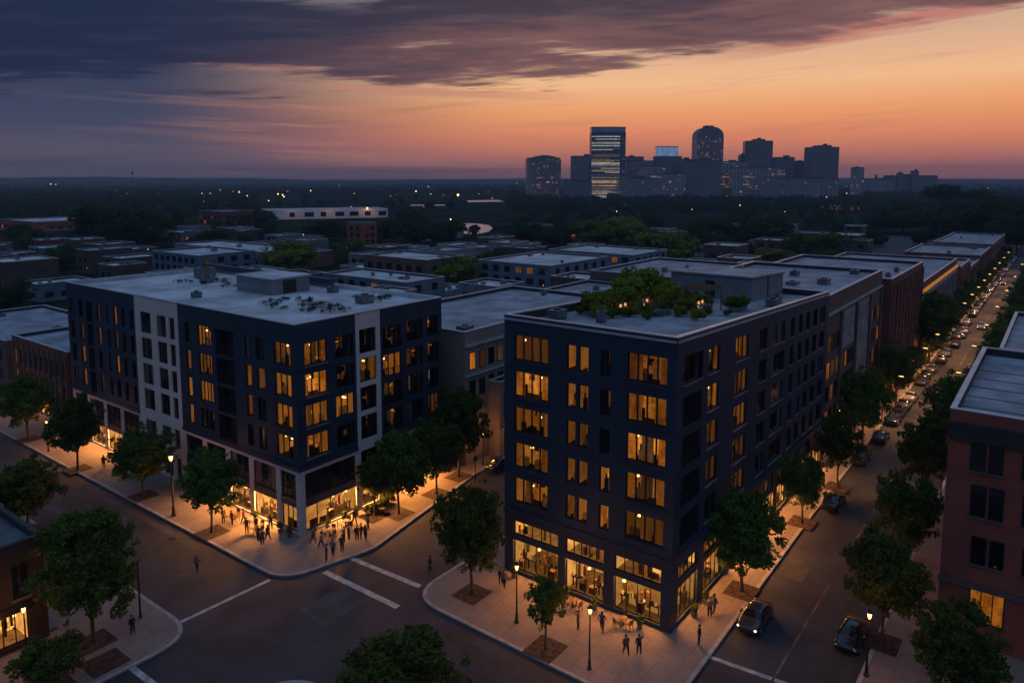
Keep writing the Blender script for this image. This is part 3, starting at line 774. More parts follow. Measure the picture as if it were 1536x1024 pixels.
hR = podium(FR, [(su(53.0),su(56.9)),(su(58.2),su(62.4))], stone, warpB, .5, [170,150])
wall(nb, FR, 0, su(63.2), .14, 6.0, hR, depth_=.4)
hR2 = podium(FR, [(su(a),su(a+3.6)) for a in (64.0,68.6,73.2,77.8,82.4,87.0,91.6)], brown, warpB, .5, [260,220,220,180,180,150,150], tr='dark')
wall(brown, FR, su(63.2), su(BU1), .14, 6.0, hR2, depth_=.4)
nb.box(BU0-.15,BU1,BV0-.15,BV0-.003,5.85,6.2); navy.box(BU0-.15,BU0-.003,BV0-.003,BV1,5.85,6.2)
FBr, FBb = Face(BU1, BV0, PI/2), Face(BU1, BV1, PI)
wall(nb, FBr, 0, BV1-BV0, .14, TOPB, []); wall(nb, FBb, 0, BU1-BU0, .14, TOPB, [])
for k in range(5):
    z = rowsB[k]; nb.box(BU0-.1,57.4,BV0-.1,BV0-.003,z-.30,z-.14)
navy.build('wall', NAVY, blkB, ORG); nb.build('wall', NAVY, blkB, ORG, warp=warpB); o = brown.build('podium', BROWNSTONE, blkB, ORG, warp=warpB)
roof_slab(blkB, [(BU0,BV0),(BU1,BV0),(BU1,BV1),(BU0,BV1)], 23.2, ORG, (ROOFG, SEALCOAT), ph=.75, warp=warpB)
k = MB(); k.box(BU0-.1,BU0-.003,BV0-.1,BV1,23.55,23.75); k.box(BU0-.1,BU1,BV0-.1,BV0-.004,23.55,23.75); k.build('cornice', COPING, blkB, ORG, warp=warpB)
k = MB(); k.box(84.0,95.5,28.6,38.6,23.2,26.1,0); k.box(83.8,95.7,28.4,38.8,26.1,26.3,1); k.box(83.95,84,33,34.2,23.25,25.4,2); k.box(89.4,89.9,28.55,28.6,23.25,26,2)
k.build('penthouse', [GREYCLAD, ROOFG, DARKFRAME], blkB, ORG, warp=warpB)

# ------------------------------------------------------------------ trees
def leaf_mesh(name, clumps, n, size, mat, seed, sag=0.0):
    """many leaf-sized faces spread through clumps (x, y, z, rx, rz)"""
    r = np.random.default_rng(seed); cl = np.array(clumps)
    wt = cl[:,3]**2*cl[:,4]; idx = r.choice(len(cl), n, p=wt/wt.sum()); c = cl[idx]
    d = r.normal(size=(n,3)); d /= np.linalg.norm(d, axis=1)[:,None]
    rad = r.random(n)**.42
    pos = c[:,:3] + d*rad[:,None]*np.stack([c[:,3],c[:,3],c[:,4]],1)
    pos[:,2] -= sag*rad*np.abs(d[:,0])
    nr = d*.8 + r.normal(size=(n,3))*.75 + np.array([0,0,.35]); nr /= np.linalg.norm(nr, axis=1)[:,None]
    a = np.cross(nr, r.normal(size=(n,3))); a /= np.linalg.norm(a, axis=1)[:,None]; bb = np.cross(nr, a)
    s = size*(.55+.9*r.random(n))[:,None]
    v = np.empty((n,4,3)); v[:,0] = pos-a*s; v[:,1] = pos-bb*s*.55; v[:,2] = pos+a*s; v[:,3] = pos+bb*s*.55
    me = bpy.data.meshes.new(name); me.vertices.add(n*4); me.loops.add(n*4); me.polygons.add(n)
    me.vertices.foreach_set('co', v.ravel()); me.loops.foreach_set('vertex_index', np.arange(n*4, dtype=np.int32))
    me.polygons.foreach_set('loop_start', np.arange(n, dtype=np.int32)*4)
    try: me.polygons.foreach_set('loop_total', np.full(n, 4, dtype=np.int32))
    except Exception: pass
    me.update(calc_edges=True); me.validate(); me.materials.append(mat)
    return me
def make_tree(h, cr, base, n, size, seed, mat=LEAF, nclump=16, squash=.8, detail=True, tight=1.0):
    """trunk with limbs and a ragged crown; returns an unplaced prototype"""
    r = random.Random(seed)
    t = bpy.data.objects.new('street_tree', None); C.objects.link(t); t['category'] = 'tree'
    cz = (base+h)/2; hz_ = (h-base)/2; cl = []; ends = []
    for i in range(nclump):
        a = i*2.4+r.uniform(-.4,.4); u = r.uniform(-.85,.95); rr = math.sqrt(max(0.05,1-u*u*.85))*r.uniform(.35,.82)
        cx_, cy_, cz_ = cr*rr*math.cos(a), cr*rr*math.sin(a), cz+hz_*u*.78
        q = cr*r.uniform(.24,.46)*tight; cl.append((cx_,cy_,cz_,q,q*squash)); ends.append((cx_,cy_,cz_))
    cl.append((cr*.05,-cr*.08,cz-hz_*.05,cr*.60,hz_*.66))
    for i in range(int(nclump*1.6)):   # stray sprays that break the outline
        a = r.uniform(0,2*PI); u = r.uniform(-.95,1.0); rr = math.sqrt(max(0,1-u*u))
        q = cr*r.uniform(.08,.2); e_ = r.uniform(.78,1.06); cl.append((cr*rr*math.cos(a)*e_, cr*rr*math.sin(a)*e_, cz+hz_*u*e_, q, q*r.uniform(.5,.9)))
    me = leaf_mesh('crown', cl, n, size, mat, seed); c = bpy.data.objects.new('crown', me); C.objects.link(c); c.parent = t
    k = MB(); tr = .035*h**.9*.62
    top = (r.uniform(-.2,.2), r.uniform(-.2,.2), base+(h-base)*.55)
    k.tube([(0,0,0),(0,0,.15),(top[0]*.3,top[1]*.3,base*.8),top],[tr*1.5,tr*1.05,tr*.9,tr*.3],8)
    if detail:
        for e in ends[::2]:
            z0 = base*.75+r.uniform(0,.25)*(h-base); s0 = (top[0]*.3,top[1]*.3,min(z0,e[2]))
            mid = (e[0]*.5,e[1]*.5,(s0[2]+e[2])/2+.15); k.tube([s0,mid,e],[tr*.5,tr*.32,tr*.1],5)
    o = k.build('trunk', BARK, t, smooth=True)
    return t
BIG = [make_tree(7.4,3.1,1.8,10500,.17,11+i,LEAF,nclump=30+4*i,tight=.72) for i in range(3)]
SMALL = make_tree(4.6,1.75,1.6,4200,.13,41,LEAF,nclump=20,tight=.75)
HUGE = [make_tree(10,4.0,2.0,19000,.18,61+i,LEAF,nclump=46,tight=.62) for i in range(2)]
BIGH = [7.4]*3; 
def street_tree(px, py, topy, wpx, label, proto=None, k=[0], uvp=None, bedded=True, grp='street trees along the pavements'):
    g_ = Vector((*uvp,0)) if uvp else G(px, py); h = ztop(g_.x, g_.y, topy) if topy else uvp and 7
    pr = proto or BIG[k[0]%3]; k[0] += 1
    ph = 4.6 if pr is SMALL else (10 if pr in HUGE else 7.4); pc = 1.75 if pr is SMALL else (4.0 if pr in HUGE else 3.1)
    wm = wpx*depth(g_.x, g_.y)/FP/2
    if bedded: bed(g_.x, g_.y)
    return place(pr, USED, (g_.x,g_.y,.14), rng.uniform(0,6.28), label, grp, scale=(wm/pc*1.0,wm/pc*1.0,h/ph))
street_tree(43,660,568,86,'bushy street tree farthest up the pavement of the left apartment block')
street_tree(117,705,595,82,'round street tree at the navy end of the left apartment block')
street_tree(215,745,642,98,'street tree below the pale panelled strip of the left apartment block')
street_tree(318,800,678,94,'street tree right of the lamp post before the left apartment block')
street_tree(598,772,650,100,'wide street tree at the pale strip on the cross street side of the left block')
street_tree(655,742,628,86,'second street tree from the corner on the cross street side of the left block')
street_tree(688,716,585,92,'tall street tree at the far end of the cross street pavement')
street_tree(562,775,690,66,'small bushy tree by the shop entrance round the corner of the left block', SMALL)
street_tree(708,892,726,116,'large street tree at the rounded pavement corner left of the right block')
street_tree(818,975,868,66,'small young tree between the two lamp posts before the right block', SMALL)
street_tree(1112,888,742,122,'large leafy street tree at the avenue corner of the right block')
street_tree(1203,785,680,74,'round street tree half way along the avenue side of the right block')
street_tree(1256,732,622,72,'street tree before the dim end of the avenue side of the right block')
street_tree(1293,672,555,78,'street tree beside the brown building next to the right block')
street_tree(1342,612,512,62,'street tree by the tall dark red building on the avenue')
street_tree(1393,545,440,76,'dark dense street tree hiding the low building with the lit cornice')
street_tree(1322,965,800,122,'large street tree shading the parked car beside the lamp post on the right pavement')
street_tree(1358,850,708,104,'street tree second in line up the right pavement of the avenue')
street_tree(1388,760,628,88,'street tree third in line up the right pavement, beside the red brick wall')
street_tree(1425,690,562,84,'street tree fourth in line up the right pavement, partly behind the red brick building')
street_tree(0,0,905,135,'broad dark tree at the bottom edge below the red brick building', HUGE[1], uvp=(55.6,4.0))
street_tree(140,965,766,160,'huge dark tree on the rounded pavement corner of the low brick house', HUGE[0])
street_tree(0,0,692,110,'dark tree behind the roof of the low brick house at the left edge', uvp=(28.3,83.0))
street_tree(0,0,958,112,'low leafy tree at the bottom edge beside the lit shop of the brick house', uvp=(19.6,55.4))
street_tree(0,0,968,236,'big tree top at the bottom edge across the junction', HUGE[1], uvp=(29.6,30.3))
bed(23.2,55.3)
for i, u in enumerate([148,162,176,190,206,222,238,254,272,290,310,332,356,382]):
    street_tree(0,0,P(u,20.9,rng.uniform(5.8,8))[1],FP/depth(u,20.9)*rng.uniform(5.2,7.5),'leafy tree in the far row before the brick buildings of the avenue',uvp=(u+rng.uniform(-2,2),20.9),bedded=False,grp='trees of the far left row of the avenue')
for i, u in enumerate([120,131,142,153,165,177,190,204,219,235,252,270,290,312,336,362]):
    street_tree(0,0,P(u,8.6,rng.uniform(6.5,8.6))[1],FP/depth(u,8.6)*rng.uniform(6,8),'leafy tree in the far row on the right side of the avenue',uvp=(u+rng.uniform(-2,2),8.4),bedded=False,grp='trees of the far right row of the avenue')

# ------------------------------------------------------------------ street lamps
def make_lamp(power=150):
    t = thing('street_lamp', None, 'street lamp')
    k = MB(); k.tube([(0,0,0),(0,0,.12),(0,0,.16),(0,0,.7),(0,0,.8),(0,0,4.35),(0,0,4.45)],[.2,.2,.13,.11,.075,.055,.09],10); k.build('post', BLACK, t, smooth=False)
    k = MB(); k.tube([(0,0,4.45),(0,0,4.5),(0,0,4.85)],[.08,.11,.16],8); k.build('lantern_glass', LANT, t)
    k = MB(); k.tube([(0,0,4.85),(0,0,4.9),(0,0,5.05),(0,0,5.16)],[.25,.22,.08,.02],8)
    for i in range(4):
        a = i*PI/2+PI/4; k.tube([(.13*math.cos(a),.13*math.sin(a),4.48),(.21*math.cos(a),.21*math.sin(a),4.87)],[.012,.012],4)
    k.build('lantern_cap', BLACK, t)
    lamp('lamp_light', t, (0,0,4.28), power, .2)
    return t
def make_arm_lamp(power):
    t = thing('street_lamp', None, 'street lamp')
    k = MB(); k.tube([(0,0,0),(0,0,.3),(0,0,.35),(0,0,6.6),(.05,0,6.95),(.5,0,7.2)],[.14,.14,.08,.06,.05,.045],8); k.build('post', BLACK, t)
    k = MB(); k.tube([(.5,0,7.2),(2.2,0,7.3)],[.04,.03],6); k.build('arm', BLACK, t)
    k = MB(); k.box(1.9,2.6,-.13,.13,7.28,7.40); k.build('lamp_head', BLACK, t)
    k = MB(); k.box(1.95,2.55,-.11,.11,7.22,7.275); k.build('lamp_lens', LANT, t)
    l = bpy.data.lights.new('lamp_light', 'SPOT'); l.energy = power; l.shadow_soft_size = .15; l.color = (1,.42,.12); l.spot_size = math.radians(152); l.spot_blend = .8
    o = bpy.data.objects.new('lamp_light', l); C.objects.link(o); o.location = (2.25,0,7.15); o.parent = t; return t
LP = make_lamp(); LPA = make_arm_lamp(2900); LPA.name = 'road_lamp'
def lamp_at(x, y, label, sc=1.0, grp='black street lamps', pr=None): return place(pr or LP, USED, (x,y,.14), rng.uniform(0,1) if pr is None else (-PI/2 if y > 15 else PI/2), label, grp, scale=sc)
for px, py, sc, lb in [(261,775,1.38,'tall lit lamp post between two trees before the left apartment block'),(775,935,1.02,'lit lamp post left of the small young tree before the right block'),
    (884,1005,.98,'lit lamp post right of the small young tree before the right block'),(1299,1015,1.0,'lit lamp post by the parked car on the right pavement of the avenue'),
    (42,1000,.95,'lit lamp post before the shop of the low brick house')]:
    p = G(px,py); lamp_at(p.x, p.y, lb, sc)
p = G(211,928)
k = MB(); k.tube([(0,0,0),(0,0,.5),(0,0,4.9)],[.14,.09,.06],8); k.tube([(0,0,4.85),(.35,.1,5.0)],[.05,.04],6); o = k.build('signal_post', BLACK, at=(p.x,p.y,.14)); tag(o,'unlit black post on the rounded pavement corner of the low brick house','post')
p = G(713,726)
k = MB(); k.tube([(0,0,0),(0,0,.3),(0,0,3.4)],[.1,.06,.05],8); k.box(-.3,.3,-.02,.02,2.7,3.3); o = k.build('sign_post', BLACK, at=(p.x,p.y,.14)); tag(o,'dark sign post at the kerb of the cross street beyond the left block','sign')
for u, v in [(118.5,20.3),(92,9.4),(109,9.4),(130,20.3),(141,20.3),(155,20.3),(169,20.3),(183,20.3),(198,20.3),(214,20.3),(230,20.3),(246,20.3),(263,20.3),(281,20.3),(300,20.3),(321,20.3),(345,20.3),(126,9.4),(148,9.4),(171,9.4),(197,9.4),(227,9.4),(261,9.4),(300,9.4)]:
    lamp_at(u, v, 'lit street lamp with an arm over the roadway, among the avenue trees', 1.0, 'lit street lamps far along the avenue', LPA)
for u, v in [(70,57.0),(84,57.2),(39.2,106),(39.2,126)]:
    lamp_at(u, v, 'lit street lamp mostly hidden by trees at the left apartment block', .85, 'half hidden street lamps round the left block', LP)

# ------------------------------------------------------------------ cars
def make_car():
    t = thing('parked_car', None, 'car')
    st = [(-2.25,.60,.72,.0),(-2.15,.78,.90,.0),(-1.75,.86,.98,.0),(-1.35,.90,1.02,.05),(-.75,.92,1.0,1.0),(.0,.92,.97,1.05),(.55,.92,.95,1.0),(1.15,.91,.92,.05),(1.7,.87,.84,.0),(2.1,.78,.74,.0),(2.25,.62,.62,.0)]
    bm = bmesh.new(); rings = []
    for x, hw, hz_, cab in st:
        ztop_ = hz_+.42*min(1,cab)+.02*cab; wr = hw*(.88 if cab < .5 else .70)
        if cab < .5: ring = [(hw*.92,.22),(hw,.42),(hw,.62),(hw*.97,hz_-.06),(wr,hz_),(wr*.5,hz_+.02)]
        else: ring = [(hw*.92,.22),(hw,.42),(hw,.62),(hw*.97,hz_-.02),(wr,ztop_-.05),(wr*.5,ztop_)]
        full = [(x,y,z) for y,z in ring]+[(x,-y,z) for y,z in reversed(ring)]
        rings.append([bm.verts.new(p) for p in full])
    n = 12; gl = set()
    for i in range(len(rings)-1):
        for j in range(n):
            f = bm.faces.new((rings[i][j],rings[i][(j+1)%n],rings[i+1][(j+1)%n],rings[i+1][j]))
            c0, c1 = st[i][3], st[i+1][3]
            side = j in (3,7); top = j in (4,5,6)
            if (side and c0 > .5 and c1 > .5) or ((top or side) and (c0 > .5) != (c1 > .5)): f.material_index = 1
    bm.faces.new(rings[0]); bm.faces.new(list(reversed(rings[-1])))
    bmesh.ops.recalc_face_normals(bm, faces=bm.faces)
    me = bpy.data.meshes.new('shell'); bm.to_mesh(me); bm.free(); me.materials.append(CARP); me.materials.append(CARG)
    tmp = bpy.data.objects.new('shell', me); C.objects.link(tmp); md = tmp.modifiers.new('s','SUBSURF'); md.levels = 2; md.render_levels = 2
    dg = bpy.context.evaluated_depsgraph_get(); ev = bpy.data.meshes.new_from_object(tmp.evaluated_get(dg)); bpy.data.objects.remove(tmp)
    for mi, nm, mat in ((0,'body',CARP),(1,'window_glass',CARG)):
        bm = bmesh.new(); bm.from_mesh(ev); bmesh.ops.delete(bm, geom=[f for f in bm.faces if f.material_index != mi], context='FACES')
        for f in bm.faces: f.material_index = 0; f.smooth = True
        m2 = bpy.data.meshes.new(nm); bm.to_mesh(m2); bm.free(); m2.materials.append(mat)
        o = bpy.data.objects.new(nm, m2); C.objects.link(o); o.parent = t
    for x in (-1.4,1.42):
        for y in (-.82,.82):
            k = MB(); k.tube([(x,y-.11,.33),(x,y-.09,.33),(x,y+.09,.33),(x,y+.11,.33)],[.28,.33,.33,.28],16); o = k.build('wheel', TYRE, t)
            k = MB(); s = 1 if y > 0 else -1; k.tube([(x,y+s*.10,.33),(x,y+s*.125,.33)],[.21,.19],10); k.build('rim', RIM, o)
    for y in (-.62,.62):
        k = MB(); k.ball((2.10,y,.60),.11,0,8,6,(.9,1.6,.7)); k.build('headlight', PARKL, t)
        k = MB(); k.ball((-2.13,y,.76),.09,0,8,6,(.8,1.8,.8)); k.build('taillight', pbr_tail, t)
    k = MB(); k.box(-.2,.2,.95,1.08,.92,1.05); k.build('mirror', CARP, t, at=(.6,-.02,0)); k = MB(); k.box(-.2,.2,-1.08,-.95,.92,1.05); k.build('mirror', CARP, t, at=(.6,.02,0))
    return t
pbr_tail = pbr('tail_lens', (.12,.008,.006), .2, .1, 3)
CAR = make_car()
DK = [(.02,.022,.028),(.035,.04,.05),(.012,.012,.014),(.10,.105,.115),(.16,.165,.17),(.06,.012,.01),(.02,.03,.06),(.30,.30,.30),(.05,.045,.04)]
def car(x, y, heading, label, grp='cars on the avenue', col=None, lights=False):
    o = place(CAR, USED, (x,y,.0), heading, label, grp, color=col or rng.choice(DK), scale=(1.0,1.0,1.08))
    if lights:
        for ch in o.children:
            if ch.name.startswith('headlight'): ch.data = ch.data.copy(); ch.data.materials[0] = HEAD; ch['label'] = 'headlight switched on'
            if ch.name.startswith('taillight'): ch.data = ch.data.copy(); ch.data.materials[0] = TAIL
    return o
def carp(px, py, heading, label, **kw):
    p = G(px, py); return car(p.x, p.y, heading, label, **kw)
carp(1250,759,0,'dark blue car driving up the avenue past the round street tree',col=(.02,.025,.04))
carp(1133,934,PI,'dark grey car with its headlights on coming down the avenue',col=(.05,.052,.056),lights=True)
carp(1277,962,PI,'black car parked beside the lamp post and large tree on the right kerb',col=(.012,.012,.014))
carp(750,702,0,'dark blue car in the cross street showing past the corner of the right block',col=(.02,.028,.05),grp='cars in the cross street')
carp(1291,692,0,'dark grey car nearest the junction in the row parked on the left of the avenue',col=(.03,.033,.04))
CN = {'charcoal':(.03,.031,.033),'dark blue':(.02,.03,.06),'black':(.012,.012,.013),'grey':(.13,.135,.14),'silver':(.32,.32,.33),'dark':(.05,.047,.045)}
lst = [(1318,660,'charcoal'),(1334,633,'dark blue'),(1345,622,'black'),(1352,610,'grey'),(1366,600,'silver'),(1380,575,'dark'),(1389,566,'black'),(1396,558,'grey'),(1412,543,'dark'),(1419,533,'grey'),(1432,520,'black'),(1443,506,'dark'),(1450,500,'silver')]
for i, (px, py, cn) in enumerate(lst):
    p = G(px,py); y = min(18.9, max(17.9,p.y)); car(p.x, y, 0 if rng.random()<.7 else PI, f'{cn} car parked nose to tail along the left kerb of the avenue', grp='cars parked along the left kerb', col=CN[cn], lights=(i in (4,8,10)))
x = 186
while x < 400:
    for y in (18.6, 11.2):
        if rng.random() < .8: car(x+rng.uniform(-1,1), y, 0 if y > 15 else PI, 'tiny car far up the lamplit avenue', grp='cars far up the avenue', lights=rng.random()<.2)
    x += 6.6
for u, v in ((209,15.2),(262,13.2),(301,16.6)): car(u, v, PI, 'tiny car far up the lamplit avenue', grp='cars far up the avenue', lights=True)

# ------------------------------------------------------------------ people
def make_person(pose, seed):
    """one continuous skinned body; hair is its child"""
    r = random.Random(seed); V = []; E_ = []; R_ = []
    def add(p, rad, par=None):
        V.append(p); R_.append(rad); i = len(V)-1
        if par is not None: E_.append((par,i))
        return i
    st = {'stand':(.05,-.03,.0),'walk':(.20,-.18,.2),'stride':(.27,-.25,.3),'reach':(.06,-.06,.0),'sit':(0,0,0)}[pose]
    pel = add((0,0,.98),(.17,.14)); ab = add((0,.01,1.12),(.165,.125),pel); ch = add((0,.0,1.32),(.19,.135),ab); ns = add((0,0,1.45),(.10,.08),ch)
    nk = add((0,.01,1.52),(.055,.055),ns); hd = add((0,.02,1.61),(.085,.095),nk); tp = add((0,.015,1.72),(.07,.085),hd)
    add((0,.105,1.60),(.02,.03),hd)
    for s, sw in ((-1,st[0]),(1,st[1])):
        hp = add((s*.10,0,.92),(.115,.12),pel); kn = add((s*.11,sw*.55+.03,.50),(.08,.082),hp); an = add((s*.11,sw-(.08 if sw < -.1 else 0),.10+(.06 if sw < -.1 else 0)),(.045,.048),kn)
        add((s*.12,sw+.13-(.06 if sw < -.1 else 0),.045),(.045,.038),an)
    hands = []
    for s, sw in ((-1,-st[0]),(1,-st[1])):
        sh = add((s*.20,0,1.42),(.068,.068),ns)
        if pose == 'reach' and s == 1: el_ = add((s*.32,.16,1.34),(.048,.048),sh); ha = add((s*.30,.36,1.52),(.036,.036),el_); d = Vector((0,.09,.06))
        else: el_ = add((s*.27,sw*.25-.02,1.14),(.048,.048),sh); ha = add((s*.27,sw*.6+.08,.92),(.034,.036),el_); d = Vector((0,.03,-.09))
        hands.append((V[ha], d, s))
    me = bpy.data.meshes.new('body'); me.from_pydata(V, E_, []); o = bpy.data.objects.new('body_tmp', me); C.objects.link(o)
    sk_ = o.modifiers.new('k','SKIN'); sk_.use_smooth_shade = True
    for i, q in enumerate(R_): me.skin_vertices[0].data[i].radius = q
    me.skin_vertices[0].data[0].use_root = True
    sb = o.modifiers.new('s','SUBSURF'); sb.levels = 1
    dg = bpy.context.evaluated_depsgraph_get(); ev = bpy.data.meshes.new_from_object(o.evaluated_get(dg)); bpy.data.objects.remove(o)
    bm = bmesh.new(); bm.from_mesh(ev)
    for p, d, s in hands:      # palm carries four unequal fingers and a thumb on its side
        p = Vector(p); dn = d.normalized(); side = Vector((0,1,0)) if abs(dn.z) > .7 else Vector((1,0,0))
        for q, ln in ((-.028,.075),(-.009,.09),(.010,.085),(.027,.065)):
            a = p+d*.35+side*q; c = a+dn*ln+Vector((-s*.02,0,0))
            rr = bmesh.ops.create_cone(bm, segments=6, radius1=.011, radius2=.007, depth=ln, cap_ends=True)
            M = Matrix.Translation((a+c)/2) @ (c-a).to_track_quat('Z','Y').to_matrix().to_4x4(); bmesh.ops.transform(bm, matrix=M, verts=rr['verts'])
        a = p+side*.035; c = a+dn*.05+side*.03; rr = bmesh.ops.create_cone(bm, segments=6, radius1=.012, radius2=.008, depth=.06, cap_ends=True)
        M = Matrix.Translation((a+c)/2) @ (c-a).to_track_quat('Z','Y').to_matrix().to_4x4(); bmesh.ops.transform(bm, matrix=M, verts=rr['verts'])
    for f in bm.faces:
        c = f.calc_center_median(); f.smooth = True
        hand = any((c-Vector(p)).length < .11 for p, d, s in hands)
        f.material_index = 0 if (c.z > 1.49 or hand) else (1 if c.z > .93 or (abs(c.x) > .2 and c.z > .8) else 2)
        if c.z < .09: f.material_index = 3
    m2 = bpy.data.meshes.new('person'); bm.to_mesh(m2); bm.free()
    for q in (SKIN, CLOTH, CLOTHD, BLACK): m2.materials.append(q)
    o = bpy.data.objects.new('person', m2); C.objects.link(o); o['category'] = 'person'
    k = MB(); k.ball((0,-.015,1.665),.112,0,12,8,(.86,.98,1.0)); 
    if seed % 2: k.ball((0,-.07,1.56),.085,0,10,6,(.95,.6,1.4))
    h = k.build('hair', HAIR, o, smooth=True)
    return o
PEO = [make_person('walk',1),make_person('stand',2),make_person('stride',3),make_person('reach',4)]
COLS = [(.25,.24,.23),(.16,.04,.03),(.07,.09,.15),(.03,.03,.04),(.06,.05,.05),(.12,.03,.03),(.05,.06,.09),(.20,.17,.14),(.02,.02,.02),(.09,.07,.05)]
WEAR = ['pale grey','rust','dark blue','dark grey','brown','dark red','slate','tan','black','dull brown']; POSE = ['walking','standing','striding','raising an arm']
def person(px, py, label, grp, proto=None, col=None, ln=1.0, z=.14, rz=None):
    p = G(px, py, z); q = proto if proto is not None else rng.choice((0,1,1,1,2,0,3))
    if col is None and 'crowd' in label:
        i_ = rng.randrange(len(COLS)); col = COLS[i_]; label = f'person in {WEAR[i_]} {POSE[q]} '+label.split('dark clothes ')[1]
    return place(PEO[q], USED, (p.x,p.y,z), rng.uniform(0,6.28) if rz is None else rz, label, grp, scale=(ln*rng.uniform(.95,1.06),ln*rng.uniform(.95,1.06),ln*rng.uniform(.92,1.02)), color=col or rng.choice(COLS))
c6 = lambda x, y: (330+x/3.572, 640+y/3.572); c7 = lambda x, y: (620+x/3.2, 720+y/3.2)
gl_ = 'people on the pavement left of the left block corner'; gr_ = 'people on the pavement right of the left block corner'; gb_ = 'people before the right block'
for x, y in [(65,525),(145,572),(205,610),(228,632),(258,608),(18,515),(128,520),(272,545),(195,560)]:
    person(*c6(x,y), 'person in dark clothes in the crowd left of the corner', gl_)
for x, y in [(543,650),(572,720),(605,690),(655,670),(690,605),(720,522),(757,600),(780,608),(792,560),(665,615),(735,610),(500,622)]:
    person(*c6(x,y), 'person in dark clothes in the crowd right of the corner', gr_)
person(*c7(420,500),'person in black beside the left pillar of the right block, left of the lamp post',gb_,1)
person(*c7(436,517),'person in black stepping past the trunk of the large corner tree',gb_,0)
person(*c7(790,716),'person in a dark red coat standing left of the lamp post before the shop door',gb_,1,(.12,.025,.02))
person(*c7(905,726),'person in dark clothes walking right of the lamp post before the shop door',gb_,2,(.05,.045,.04))
person(*c7(1020,836),'person in a brown coat crossing the pavement, left one of a pair',gb_,0,(.16,.09,.06))
person(*c7(1083,836),'person in dark clothes raising an arm, right one of a pair on the pavement',gb_,3,(.03,.03,.03))
person(*c7(1372,786),'lone person in black at the avenue kerb by the corner pillar',gb_,1,(.02,.02,.025))
person(*c7(1422,652),'person in black before the lit avenue window of the right block, left one of two',gb_,1)
person(*c7(1442,640),'person in black before the lit avenue window of the right block, right one of two',gb_,0)
person(199,951,'lone person in black on the rounded pavement corner of the low brick house','people crossing alone',1,(.015,.015,.02))
person(296,858,'lone person with a pale top walking across the wide street','people crossing alone',2,(.14,.15,.18),z=.0)
person(645,859,'lone person in dark clothes crossing the cross street by the painted lines','people crossing alone',0,(.05,.05,.07),z=.0)
person(156,702,'person in black by the trees far up the left block pavement','people crossing alone',1)

# ------------------------------------------------------------------ other buildings
def at_v(px, py, v):
    d = ray(px, py); t = v/d[1]; return Vector((d[0]*t, v, CAMH+d[2]*t))
def at_u(px, py, u):
    d = ray(px, py); t = u/d[0]; return Vector((u, d[1]*t, CAMH+d[2]*t))
def swin(parent, F, a, c, e, f, org, level, fm=DARKFRAME, panes=2, y=.0, sill=None):
    """a plain sash window for the buildings farther off: frame and glass"""
    k = MB(); t = .08
    k.box(a,a+t,y-.05,y+.12,e,f,0,F); k.box(c-t,c,y-.05,y+.12,e,f,0,F); k.box(a+t,c-t,y-.05,y+.12,e,e+t,0,F); k.box(a+t,c-t,y-.05,y+.12,f-t,f,0,F)
    for i in range(1, panes): m_ = a+(c-a)*i/panes; k.box(m_-.04,m_+.04,y-.04,y+.11,e+t,f-t,0,F)
    if sill: k.box(a-.1,c+.1,y-.14,y+.02,e-.14,e-.004,2,F)
    k.quad([F(a+t,y-.012,e+t),F(c-t,y-.012,e+t),F(c-t,y-.012,f-t),F(a+t,y-.012,f-t)],1)
    o = k.build('window', [fm, {'dark':DGLASS,'dim':LIT_D,'medium':LIT_M,'bright':LIT_B}[level], sill or fm], parent, org)
    if level != 'dark': o['label'] = 'window lit amber'
    return o
def units(parent, u0, u1, v0, v1, z, n, org):
    for _ in range(n):
        a, c = rng.uniform(u0+1.5,u1-3), rng.uniform(v0+1.5,v1-3); s = rng.uniform(.5,1.4); q = rng.uniform(.4,1.2)
        k = MB(); k.box(a,a+s*1.4,c,c+s,z+.08,z+q,0); k.box(a-.05,a+s*1.4+.05,c-.05,c+s+.05,z+q,z+q+.06,0); k.tube([(a+.7*s,c+.5*s,z+q+.06),(a+.7*s,c+.5*s,z+q+.16)],[.3*s,.3*s],8,1)
        k.build('roof_unit', [UNIT, SEALCOAT], parent, org)
def bldg(label, u0, u1, v0, v1, h, wm, rm, grp=None, left=None, right=None, ph=.5, nunits=0, name='flat_roofed_building', cat='building', col=None, rcol=None, extra=None, fm=DARKFRAME, cop=None, holesR=()):
    """left / right: lists of (a, c, e, f, level, panes, sill) along each visible face"""
    org = (u0, v0, 0); t = thing(name, label, cat, org, 0, grp)
    k = MB()
    for i_, (F, ln) in enumerate(((Face(u0,v1,-PI/2), v1-v0), (Face(u0,v0,0), u1-u0), (Face(u1,v0,PI/2), v1-v0), (Face(u1,v1,PI), u1-u0))): wall(k, F, 0, ln, 0, h+ph, list(holesR) if i_ == 1 else [])
    o = k.build('wall', wm, t, org)
    if col: o.color = (*col, 1)
    r = roof_slab(t, [(u0,v0),(u1,v0),(u1,v1),(u0,v1)], h, org, (rm, SEALCOAT), ph=ph, copm=cop)
    if rcol: r.color = (*rcol, 1)
    for F, lst in ((Face(u0,v1,-PI/2), left), (Face(u0,v0,0), right)):
        for a, c, e, f, lev_, n, sl_ in (lst or []): swin(t, F, a, c, e, f, org, lev_, panes=n, sill=sl_, fm=fm)
    if nunits: units(r, u0, u1, v0, v1, h, nunits, org)
    if extra: extra(t, org)
    return t
def grid(ln, rows, n, w, h, p, panes=2, sill=None, m=1.0):
    out = []
    for e in rows:
        for i in range(n):
            x = m+(ln-2*m)*(i+.5)/n; out.append((x-w/2,x+w/2,e,e+h,L(p),panes,sill))
    return out
